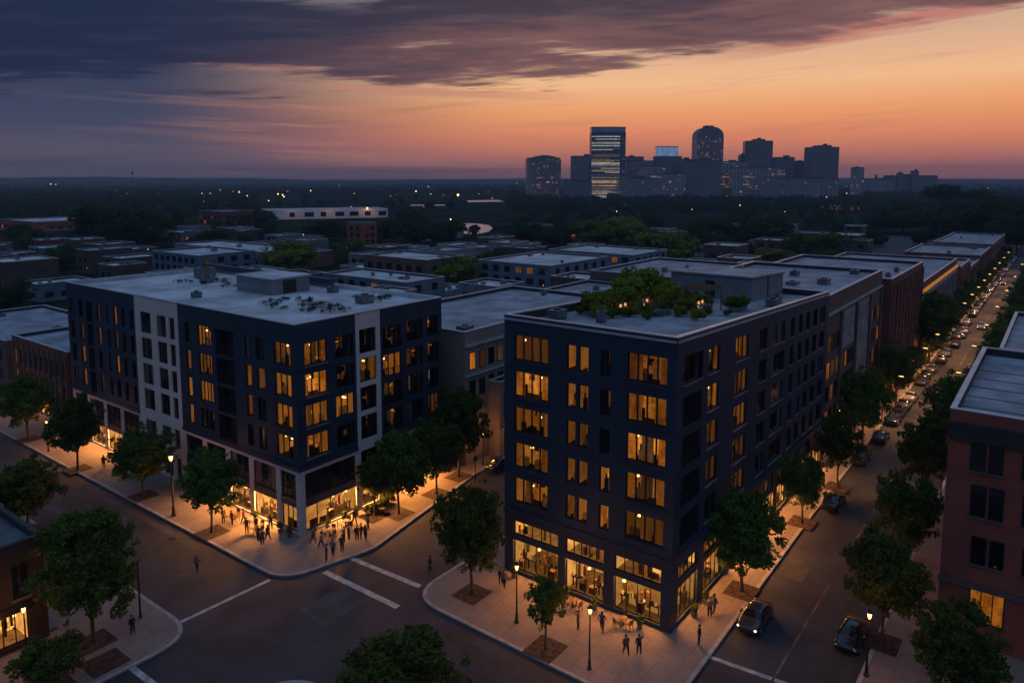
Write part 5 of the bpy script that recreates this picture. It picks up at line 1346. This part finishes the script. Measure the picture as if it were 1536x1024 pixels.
def glass_tower(t, W, H, dp, mat):
    sw = W*.17; k = MB()
    poly = [(-W/2,0)]+[(-W/2+(W-sw)*i/8,-1.6*math.sin(PI*i/8)) for i in range(1,8)]+[(W/2-sw,0),(W/2,5),(W/2,dp),(-W/2,dp)]
    k.prism(poly,-1,H-7.5); k.build('wall', mat, t)
    k = MB(); k.prism([(x*.985,y*.985+.3) for x,y in poly],H-7.5,H); k.build('crown', pbr('crown_glass',(.42,.50,.58),.25,.1,.1,metal=.5), t)
    k = MB(); k.prism([(x*1.004,y*1.004-.1) for x,y in poly],H,H+.9); k.build('roof', SEALCOAT, t)
    z = 3.0; n = 0; RI = random.Random(3)
    lv_ = 'cwbwcwbw w wcw w   cw w bwcwww  w   c  c c  c c'
    for i, ch in enumerate(lv_):
        z = 4+i*(H-17)/len(lv_)
        segs = [(-W/2+.4, W/2-sw-.5)]
        if ch == ' ': mt = LBD; 
        else: mt = {'c':LBC,'w':LBW,'b':LBB}[ch]
        x0, x1 = segs[0]
        if ch != ' ' and RI.random() < .45: x0, x1 = (x0+(x1-x0)*RI.uniform(.1,.5), x1) if RI.random()<.6 else (x0, x0+(x1-x0)*RI.uniform(.4,.8))
        if ch == ' ' and RI.random() < .5: continue
        k = MB(); nn = 6
        for j in range(nn):
            xa, xb = x0+(x1-x0)*j/nn, x0+(x1-x0)*(j+1)/nn; f_ = lambda x: -1.6*math.sin(PI*min(1,max(0,(x+W/2)/(W-sw))))-.12
            k.quad([(xa,f_(xa),z),(xb,f_(xb),z),(xb,f_(xb),z+1.25),(xa,f_(xa),z+1.25)])
        k.build('lit_floor', mt, t)
        if ch in 'cw' and RI.random() < .6:
            k = MB(); k.quad([(W/2-sw+.8,.55,z),(W/2-.6,4.4,z),(W/2-.6,4.4,z+1.1),(W/2-sw+.8,.55,z+1.1)]); k.build('lit_floor', LBD, t)
def vault_tower(t, W, H, dp, mat):
    r_ = W/2; zb = H-r_*.72; tbox(t,'wall',-W/2,W/2,0,dp,-1,zb,mat)
    poly = [(-r_,zb)]+[(-r_*math.cos(PI*i/14), zb+r_*.70*math.sin(PI*i/14)) for i in range(1,14)]+[(r_,zb)]
    k = MB(); n = len(poly); b0 = len(k.v)
    k.quad([(x,0,z) for x,z in poly]); k.quad([(x,dp,z) for x,z in reversed(poly)])
    for i in range(n-1): k.quad([(poly[i][0],0,poly[i][1]),(poly[i][0],dp,poly[i][1]),(poly[i+1][0],dp,poly[i+1][1]),(poly[i+1][0],0,poly[i+1][1])])
    k.build('vaulted_roof', TW_DARK, t); tbox(t,'cap',-r_*.3,r_*.3,dp*.2,dp*.8,H-r_*.05,H+1.2,SEALCOAT)
    for s in (-1,1): tbox(t,'corner_glass',s*r_-(1.2 if s>0 else -.0),s*r_+(0.0 if s>0 else 1.2),-.3,-.05,0,zb,pbr('corner_glass',(.3,.34,.4),.3,.1,1,metal=.4))
def curved_top(t, W, H, dp, mat):
    zb = H-5; c_ = W*.12; poly = [(-W/2,c_),(-W/2+c_,0),(W/2-c_,0),(W/2,c_),(W/2,dp),(-W/2,dp)]
    k = MB(); k.prism(poly,-1,zb-2); k.build('wall', mat, t); k = MB(); k.prism([(x*.96,y*.96+.6) for x,y in poly],zb-2,zb+1); k.build('crown', TW_DARK, t)
    k = MB(); n = 10; pp = [(-W*.4+W*.8*i/n, zb+1+4*math.sin(PI*i/n)) for i in range(n+1)]
    k.quad([(x,2,z) for x,z in pp]); k.quad([(x,dp-2,z) for x,z in reversed(pp)])
    for i in range(n): k.quad([(pp[i][0],2,pp[i][1]),(pp[i][0],dp-2,pp[i][1]),(pp[i+1][0],dp-2,pp[i+1][1]),(pp[i+1][0],2,pp[i+1][1])])
    k.build('roof', UNIT, t); 
    for x in (-W*.42,W*.36): tbox(t,'corner_light',x,x+W*.08,c_*.4-.2,c_*.4-.1,zb-3.4,zb-2.2,LBC)
    tbox(t,'lit_floor',W*.05,W*.14,-.15,-.05,zb*.42,zb*.42+1.6,LBW)
def blue_top(t, W, H, dp, mat):
    tbox(t,'wall',-W/2,W/2,0,dp,-1,H-16,mat); tbox(t,'shoulder',W*.38,W/2+1,-.5,dp*.8,-1,H-19,mat)
    k = MB(); k.box(-W*.42,W*.36,1,dp-1,H-16,H-1.2); k.build('blue_lit_crown', lit('blue_crown',(.10,.20,.36),(.20,.36,.60),.55,.12,sc=(1,1,1)), t); tbox(t,'roof',-W*.43,W*.37,.8,dp-.8,H-1.2,H,SEALCOAT)
def stepped(t, W, H, dp, mat):
    tbox(t,'wall',-W/2,W/2,0,dp,-1,H-3,mat); tbox(t,'roof_storey',-W*.2,W*.22,2,dp-2,H-3,H,TW_DARK); tbox(t,'mast_base',-W*.05,W*.07,4,8,H,H+2.2,SEALCOAT)
T_ = 1230
tower('broad brown tower with a gently curved top, leftmost of the skyline',792,843,233,T_,34,TW_BROWN,6,build=curved_top)
tower('plain grey slab tower just left of the brightly lit glass tower',856,890,235,T_+60,30,TW_GREY,-8,build=plain)
tower('tallest glass tower with brightly lit amber and blue floors',887,939,192,T_-20,30,TW_GLASS,0,build=glass_tower)
tower('tower with a blue glowing top',986,1023,220,T_+20,28,TW_DARK,4,build=blue_top)
tower('tower with a rounded barrel top',1045,1085,190,T_+40,32,TW_BROWN,2,build=vault_tower)
tower('dark tower with an uneven top right of the barrel topped tower',1118,1158,209,T_+60,32,TW_DARK,-10,build=stepped)
tower('dark square tower standing apart at the right of the skyline',1219,1260,218,T_+20,30,TW_DARK,8,build=stepped)
tower('small pale lit tower alone on the right, below the horizon haze',1283,1298,252,T_+180,14,TW_PALE,5,build=plain)
for a in [('dim block right beside the lit glass tower',938,966,236,T_+90,26,TW_DARK),('grey office block with a pale sloping roof line right of the lit glass tower',940,982,242,T_+30,30,TW_GREY),('pale low office block below the blue topped tower',960,1000,250,T_-10,26,TW_PALE),
    ('mid grey office block right of the blue topped tower',1018,1048,240,T_+70,26,TW_GREY),('broad dark office block below the barrel topped tower',1028,1082,241,T_-30,28,TW_DARK),('pale banded office block right of the barrel topped tower',1082,1124,243,T_+10,26,TW_PALE),
    ('long pale banded office block below the dark uneven tower',1100,1178,252,T_-20,26,TW_PALE),('dark stepped block left of the gap in the skyline',1160,1192,237,T_+60,28,TW_DARK),('lower dark block joined to the stepped one',1190,1222,243,T_+70,26,TW_DARK),
    ('long low grey block at the foot of the right towers',1150,1260,268,T_-60,24,TW_GREY),('low dark block at the foot of the lit glass tower',930,990,268,T_-70,20,TW_GREY),('low block at the foot of the leftmost tower gap',845,888,272,T_-60,20,TW_DARK),
    ('slim annex left of the dark uneven tower',1111,1119,233,T_+70,14,TW_DARK),('very long low building right of the small pale tower',1296,1345,270,T_+250,20,TW_GREY),('low wide hall with a stubby tower at the right end of the skyline',1336,1412,264,T_+300,26,TW_DARK),
    ('stub tower on the right hall',1371,1380,257,T_+290,10,TW_DARK),('second stub tower left on the right hall',1350,1357,260,T_+290,10,TW_DARK),('faint low office block between the leftmost towers',968,1030,262,T_-40,20,TW_PALE)]:
    tower(*a, yaw=rng.uniform(-8,8), build=plain)
for px, py, lb in ((1316,262,'thin water tank tower on the horizon right of the skyline'),(1340,258,'thin mast on the horizon right of the skyline'),(197,257,'lone mast tower on the left horizon')):
    D = 1700 if px > 1000 else 3200; az = math.atan((px-CX)/1127); dd_ = D/math.cos(az); a = AZ-az; H = CAMH+(HZ-py)*D/1127
    k = MB(); w_ = D/1127
    k.tube([(0,0,0),(0,0,H*.8),(0,0,H*.82),(0,0,H)],[w_*.5,w_*.4,w_*1.7,w_*1.5] if px != 1340 else [w_*.6,w_*.5,w_*.5,w_*.3],8); o = k.build('mast_tower', SEALCOAT, at=(dd_*math.cos(a),dd_*math.sin(a),0)); tag(o,lb,'tower')

# ------------------------------------------------------------------ distant lights and lit low buildings
for px, py, wpx, lb in [(1078,303,44,'low amber lit building below the barrel topped tower'),(1262,317,62,'long low amber lit building below the dark square tower'),(1205,316,16,'small amber lit shop left of the long lit building'),(878,303,14,'small bright amber building left of the lit glass tower'),(862,311,40,'row of orange lit sheds below the leftmost towers'),
    (1020,299,22,'tiny amber lit shop below the blue topped tower'),(1360,290,30,'low amber lit building right of the small pale tower'),(1105,300,30,'dim amber lit row right of the barrel topped tower'),(955,309,30,'pale low roof below the lit glass tower'),(1090,418,18,'')]:
    if not lb: continue
    p = G(px,py); D = depth(p.x,p.y); W = wpx*D/1127; t = thing('lit_low_building', lb, 'building', p, AZ-PI/2)
    tbox(t,'wall',-W/2,W/2,0,14,-1,5.5,BROWN); tbox(t,'roof',-W/2-.4,W/2+.4,-.4,14.4,5.5,5.9,ROOFW)
    n = max(2,int(W/7))
    if 'pale' in lb: continue
    for i in range(n):
        if rng.random() < .25: continue
        x = -W/2+W*(i+.5)/n; tbox(t,'lit_window',x-W/n*.32,x+W/n*.32,-.12,-.02,1.2,4.4,rng.choice((LIT_B,LIT_M,LIT_M)))
LMP = [glow('far_lamp_amber',(1,.50,.16),5.0), glow('far_lamp_white',(1,.82,.6),3.5), glow('far_lamp_red',(1,.35,.12),2.2)]
bal = []
for m_ in LMP:
    k = MB(); k.ball((0,0,0),1.0,0,8,6); o = k.build('distant_lamp', m_); o['category'] = 'lamp'; bal.append(o)
spots = [(69,268.8,1,1),(85,269.5,1.2,0),(76,276,1,1),(84,277,1,0),(92,277,.8,2)]+[(rng.uniform(100,186),rng.uniform(279,287),rng.uniform(.4,.8),rng.choice((0,1,2))) for _ in range(16)]
spots += [(181,288,1.3,0),(191,291,1.5,0),(232,289.5,1.3,1),(250,289,1.6,0)]+[(rng.uniform(235,275),rng.uniform(288,291),.7,rng.choice((0,1))) for _ in range(8)]+[(rng.uniform(280,365),rng.uniform(287,293),rng.uniform(.5,1.0),rng.choice((0,1,2))) for _ in range(24)]
spots += [(330,286,1.4,0),(340,291,1.6,0),(371,294,1.2,1),(305,302,1,1),(417,291,1.3,0),(424,292.5,1.3,0),(431,288,1.5,0),(426,295,1.1,1),(466,286,1,0),(624,287,1.2,0),(622,293.5,1.3,0),(687,292.5,2.2,0),(403,301,.9,1),(676,329,1.3,1),(820,276,.9,2),(775,275,.8,2),
  (823,270,1,0),(847,291.5,1.5,0),(879,294,2.2,0),(1060,289.5,2.2,0),(1084,282,1.5,0),(953,305,1.0,1),(970,272,.7,1),(1017,274.5,.8,1),(1002,289,.9,1),(1030,293,.9,0),(1297,284.5,1.4,0),(1313,283.5,1.8,0),(1331,282.5,1.4,0),(1400,282,1.2,0),(1270,290,.8,1),(1240,296,.8,1),(1160,300,.8,0),(925,317,.8,1),(905,300,.7,2),(1110,308,.8,1),(1190,298,.7,2)]
spots += [(222,374,.6,0),(98,372,.5,0),(742,438,.6,0),(815,428,.5,0),(640,352,.7,0),(300,352,.5,1),(130,402,.4,0),(350,392,.4,0),(455,352,.6,0),(860,392,.5,0),(1090,392,.4,0),(1285,360,.5,0),(520,372,.4,1),(40,395,.4,0),(700,402,.4,0),(590,398,.35,0)]
spots += [(rng.uniform(500,1500),rng.uniform(272,318),rng.uniform(.35,.7),rng.choice((0,0,1,2))) for _ in range(46)]
for px, py, sz, c in spots:
    p = G(px,py,7); D = depth(p.x,p.y)
    zone = 'left' if px < 400 else ('middle' if px < 780 else ('skyline foot' if px < 1300 else 'right'))
    place(bal[c], USED, p, 0, f'tiny {("amber","white","reddish")[c]} light '+('glowing between the dim town roofs' if py > 325 else f'far off in the dark woods, {zone} group'), 'lights between the town roofs' if py > 325 else f'far {("amber","white","reddish")[c]} lights, {zone} group', scale=sz*D/1127*.72)

# ------------------------------------------------------------------ on the roofs and pavements
def shrub(nm, r_, h, n, sz, mat, seed, cat='shrub'):
    rr_ = random.Random(seed); cl = [(rr_.uniform(-.6,.6)*r_,rr_.uniform(-.6,.6)*r_,h*rr_.uniform(.35,.7),r_*rr_.uniform(.3,.55),h*.3) for _ in range(8)]
    t = bpy.data.objects.new(nm, None); C.objects.link(t); t['category'] = cat
    c = bpy.data.objects.new('foliage', leaf_mesh('foliage', cl, n, sz, mat, seed)); C.objects.link(c); c.parent = t
    k = MB()
    for i in range(4): a = i*1.6; k.tube([(0.05*math.cos(a),.05*math.sin(a),0),(r_*.35*math.cos(a),r_*.35*math.sin(a),h*.5)],[.03,.012],5)
    k.build('stem', BARK, t)
    return t
SH1 = shrub('roof_shrub', 1.3, 1.9, 1500, .14, LEAFB, 5); SH2 = shrub('roof_shrub', 1.0, 1.3, 1100, .12, LEAF, 9); DRY = leafy('dry_leaf', (.045,.045,.03), (.06,.055,.035), (.05,.065,.03))
GR = shrub('roof_plant', .75, .6, 260, .055, DRY, 12, 'plant')
ZB = lambda u: 23.2*(1-.0018*(u-BU0))
for (u, v, s_, pr, lb) in [(62.6,36.6,1.25,SH1,'bushy roof garden shrub nearest the left roof edge'),(64.6,37.8,1.35,SH1,'roof garden shrub behind the lit table'),(67.2,36.5,1.5,SH1,'large roof garden shrub behind the lit table'),(70,37.2,1.7,SH1,'tall roof garden shrub in the middle of the back row'),(73,37.3,1.9,SH1,'tallest roof garden shrub in the back row'),(76.2,36.6,1.7,SH1,'roof garden shrub before the penthouse'),(72.6,33.6,1.3,SH1,'roof garden shrub left of the far lit table'),
    (61.6,34.2,1.0,SH2,'low dark roof garden shrub at the left'),(66,33,.9,SH2,'small roof garden shrub right of the near lit table'),(69,32.0,1.0,SH2,'low roof garden shrub between the two lit tables'),(75.4,27.6,1.35,SH2,'dense hedge-like shrub at the right of the roof garden'),(76.8,27.8,1.35,SH2,'second hedge-like shrub at the right of the roof garden'),(78.4,33.4,1.2,SH2,'low roof garden shrub beside the penthouse wall'),(63,31.2,.7,SH2,'tiny roof garden shrub near the front edge')]+[(a_,b_,c_,(SH1,SH2)[i_%2],'low shrub in the loose planting of the roof garden') for i_,(a_,b_,c_) in enumerate([(60.6,35.2,.7),(61.2,37.6,.8),(63.4,33.4,.7),(64.6,31.8,.8),(66.4,35.0,.8),(68.2,33.6,.7),(69,30.2,.8),(70.6,28.4,.7),(67,29.8,.6),(74.6,34.9,1.1),(76.8,31.6,.9),(78.8,36.2,1.3),(80.6,37.4,1.2),(80.2,35,.9),(66,27.6,.6),(71.5,26.8,.6)])]:
    place(pr, USED, (u,v,ZB(u)+.02), rng.uniform(0,6), lb, 'shrubs of the roof garden', scale=(s_*1.05,s_*1.05,s_*rng.uniform(.65,1.15)))
def tableset(loc, label, glowing=True):
    t = thing('patio_table', label, 'table', loc, rng.uniform(0,1))
    k = MB(); k.box(-.8,.8,-.45,.45,.70,.75); k.build('tabletop', WOOD, t)
    for x in (-.7,.7):
        for y in (-.36,.36): k = MB(); k.box(x-.03,x+.03,y-.03,y+.03,0,.70); k.build('leg', BLACK, t)
    return t
def chair_proto():
    t = thing('patio_chair', None, 'chair'); k = MB(); k.box(-.22,.22,-.22,.22,.43,.47); k.build('seat', WOOD, t); k = MB(); k.box(-.22,.22,.19,.23,.50,.88); k.build('backrest', WOOD, t)
    for x in (-.19,.19):
        for y in (-.19,.19): k = MB(); k.box(x-.018,x+.018,y-.018,y+.018,0,.43 if y < 0 else .9); k.build('leg', BLACK, t)
    return t
CHP = chair_proto()
LNP = thing('table_lantern', None, 'lantern'); k = MB(); k.box(-.09,.09,-.09,.09,.02,.30); k.build('lantern_glass', glow('table_lantern_glass', (1,.45,.11), 1.0), LNP); k = MB(); k.box(-.11,.11,-.11,.11,.30,.35); k.box(-.11,.11,-.11,.11,0,.02); k.build('lantern_frame', BLACK, LNP); lamp('lantern_light', LNP, (0,0,.55), 4, .12)
for (u, v, lb, side) in ((64.4,34.6,'wooden table glowing with lanterns near the front of the roof garden','near'),(72.6,30.0,'wooden table glowing with lanterns in the right of the roof garden','far'),(69.6,34.6,'wooden table among the shrubs in the middle of the roof garden','middle')):
    z = ZB(u)+.02; tableset((u,v,z), lb)
    for dx, dy, rz in ((-.5,-.8,PI),(.5,-.8,PI),(-.5,.8,0),(.5,.8,0)): place(CHP, USED, (u+dx,v+dy,z), rz, f'wooden chair at the {side} lantern table of the roof garden', f'chairs at the {side} roof table')
    if side != 'middle':
        for dx in (-.5,.45): place(LNP, USED, (u+dx,v,z+.75), .3, f'glowing lantern standing on the {side} roof garden table', f'lanterns on the {side} roof table')
    else: place(LNP, USED, (u,v,z+.75), .3, 'single glowing lantern on the middle roof garden table', 'roof lanterns')
place(LNP, USED, (74.2,31.0,ZB(74)+.02), .2, 'glowing lantern on the deck right of the far roof table', 'roof lanterns'); place(LNP, USED, (71.6,36.0,ZB(72)+.02), .2, 'glowing lantern on the deck behind the middle roof table', 'roof lanterns')
for u, v, w_, d__, lb in ((61.8,36.2,2.6,.8,'long grey planter at the left of the roof garden'),(66.5,38.4,7,.8,'long grey planter along the back of the roof garden'),(75.9,27.2,3.4,.8,'grey planter at the right of the roof garden'),(66.6,31.4,2.4,.7,'short grey planter before the near lantern table')):
    k = MB(); k.box(-w_/2,w_/2,-d__/2,d__/2,0,.5,0); k.box(-w_/2+.06,w_/2-.06,-d__/2+.06,d__/2-.06,.5,.52,1); o = k.build('planter', [UNIT, MULCH], at=(u,v,ZB(u)+.02)); tag(o, lb, 'planter')
k = MB(); PZ = ZB(70)
t = thing('pergola', 'slim dark pergola over the far lantern table of the roof garden', 'pergola', (72.6,30.0,ZB(72.6)+.02))
for x in (-1.8,1.8):
    for y in (-1.5,1.5): k = MB(); k.box(x-.06,x+.06,y-.06,y+.06,0,2.4); k.build('post', WOOD, t)
k = MB()
for i in range(7): x = -1.9+i*.63; k.box(x,x+.07,-1.8,1.8,2.4,2.5)
k.build('slats', WOOD, t)
# plants and plant units on the left block's white roof
ZA = 21.3
for i in range(26):
    a = rng.uniform(0,6.28); q_ = rng.random()**.5; u, v = 53.6+4.8*q_*math.cos(a)*.7, 70.0+6.5*q_*math.sin(a)
    place(GR, USED, (u,v,ZA+.02), rng.uniform(0,6), 'dark scrubby plant in the round patch on the white roof', 'scrubby plants of the round patch on the white roof', scale=(rng.uniform(.5,1.2),rng.uniform(.5,1.2),rng.uniform(.5,1.5)))
for i in range(16): place(GR, USED, (rng.uniform(55,62),rng.uniform(90,101),ZA+.02), rng.uniform(0,6), 'dark scrubby plant near the far units on the white roof', 'scrubby plants by the far roof units', scale=rng.uniform(.5,1.1))
for i in range(5): place(GR, USED, (rng.uniform(60.5,63.5),rng.uniform(64,72),ZA+.02), rng.uniform(0,6), 'dark scrubby plant near the back edge of the white roof', 'scrubby plants by the back roof edge', scale=rng.uniform(.7,1.4))
def unit(u, v, z, sx, sy, h, label):
    t = thing('roof_unit', label, 'roof unit', (u,v,z)); k = MB(); k.box(-sx/2,sx/2,-sy/2,sy/2,.12,h); k.box(-sx/2-.04,sx/2+.04,-sy/2-.04,sy/2+.04,h,h+.07); k.build('casing', UNIT, t)
    k = MB(); k.tube([(0,0,h+.07),(0,0,h+.22)],[min(sx,sy)*.32]*2,10); k.build('fan', BLACK, t)
    for x in (-sx*.4,sx*.4):
        k = MB(); k.box(x-.06,x+.06,-sy/2,sy/2,0,.12); k.build('rail', SEALCOAT, t)
unit(60.5,102.5,ZA+.01,2.4,2.0,1.4,'dark boxy plant unit toward the far corner of the white roof'); unit(57.5,97,ZA+.01,1.6,1.2,.8,'small plant unit before the far units on the white roof'); unit(62.6,90.5,ZA+.01,2.8,1.6,1.0,'long plant unit left of the stair house'); unit(59.2,66.2,ZA+.01,1.8,1.4,.9,'plant unit near the right end of the white roof'); unit(62.4,75.8,ZA+.01,1.2,1.0,.7,'small plant unit right of the stair house'); unit(49.5,86,ZA+.01,1.0,.9,.6,'small plant unit near the front edge of the white roof')
unit(57.2,37.6,ZB(57)+.01,1.5,1.2,.8,'plant unit at the left back edge of the roof garden block'); unit(82.0,25.6,ZB(82)+.01,1.4,1.1,.8,'plant unit near the avenue edge of the roof garden block'); unit(86,26.4,ZB(86)+.01,1.0,1.0,.7,'small plant unit before the penthouse'); unit(58.4,33.6,ZB(58)+.01,.7,.7,1.0,'narrow vent box near the left of the roof garden')
# planting and tables at the shop fronts
for (x, y, s_, lb) in [(812,745,.75,''),]: pass
HG = shrub('hedge', .9, 1.25, 1300, .10, LEAF, 21, 'hedge')
for i, (u, v) in enumerate([(52.2,58.2),(53.2,58.3),(54.2,58.4),(55.2,58.5)]): place(HG, USED, (u,v,.14), i, 'clipped dark hedge plant beside the cross street shop pillar', 'hedge plants by the cross street entrance', scale=.85)
POT = thing('potted_plant', None, 'plant'); k = MB(); k.tube([(0,0,0),(0,0,.45)],[.2,.27],10); k.build('pot', UNIT, POT); c = bpy.data.objects.new('foliage', leaf_mesh('foliage',[(0,0,.75,.34,.34),(.15,.1,1.0,.2,.2),(-.12,0,.95,.2,.22)],420,.07,LEAF,33)); C.objects.link(c); c.parent = POT
for i, (u, v) in enumerate([(43.6,60.6),(43.6,62.2),(43.7,66.5),(45.2,58.9),(47.0,58.9),(49.2,58.9),(50.8,58.9)]): place(POT, USED, (u,v,.14), i, 'potted plant at the glowing corner shop of the left block', 'pots by the left corner shop')
for i, (u, v) in enumerate([(51.0,38.0),(51.0,35.2),(51.0,32.4),(51.0,29.6),(51.0,25.4),(55,22.5),(57.4,22.5)]): place(POT, USED, (u,v,.14), i, 'potted plant under the glowing shop windows of the right block', 'pots by the right block shops')
def cafe(u, v, lb):
    t = thing('cafe_table', lb, 'table', (u,v,.14)); k = MB(); k.tube([(0,0,.70),(0,0,.74)],[.36,.36],14); k.build('tabletop', WOOD, t); k = MB(); k.tube([(0,0,.02),(0,0,.05),(0,0,.70)],[.22,.05,.03],8); k.build('leg', BLACK, t)
for u, v, lb in [(46.2,57.6,'round cafe table nearest the left block corner on the cross street'),(48.4,57.8,'round cafe table before the lit cross street shop'),(42.4,64.2,'round cafe table before the lit wide street shop'),(42.5,68.6,'round cafe table by the street tree on the wide street'),(50.2,31.2,'round cafe table by the shop door of the right block'),(50.4,26.6,'round cafe table by the corner shop window of the right block')]:
    cafe(u, v, lb)
    for a in (.4,2.6,4.6): place(CHP, USED, (u+.62*math.cos(a),v+.62*math.sin(a),.14), a-PI/2, 'chair at the '+lb.split(' table ')[0]+' table '+' '.join(lb.split(' table ')[1].split()[:6]), 'chairs at the '+lb)

# ------------------------------------------------------------------ labels: tell look-alikes apart by their order in the row
ORD = ['first','second','third','fourth','fifth','sixth','seventh','eighth','ninth','tenth','eleventh','twelfth']
def nth(i): return ORD[i] if i < 12 else f"{i+1}{'st' if i%10==0 else 'nd' if i%10==1 else 'rd' if i%10==2 else 'th'}"
bpy.context.view_layer.update()
same = {}
for o in C.objects:
    if o.parent is None and o.get('category') and o.get('label'): same.setdefault(o['label'], []).append(o)
for lb, os_ in same.items():
    if not 2 <= len(os_) <= 60: continue
    if any(('avenue' in lb and w_ in lb) for w_ in ('tree','lamp','car')): os_.sort(key=lambda o: depth(o.location.x, o.location.y)); suf = 'counting away'
    else: os_.sort(key=lambda o: P(o.location.x, o.location.y, o.location.z)[0]); suf = 'from the left'
    for i, o in enumerate(os_):
        o['label'] = f'{lb}, {nth(i)} {suf}'
        if len(o['label'].split()) > 16: print('LONG', o['label'])
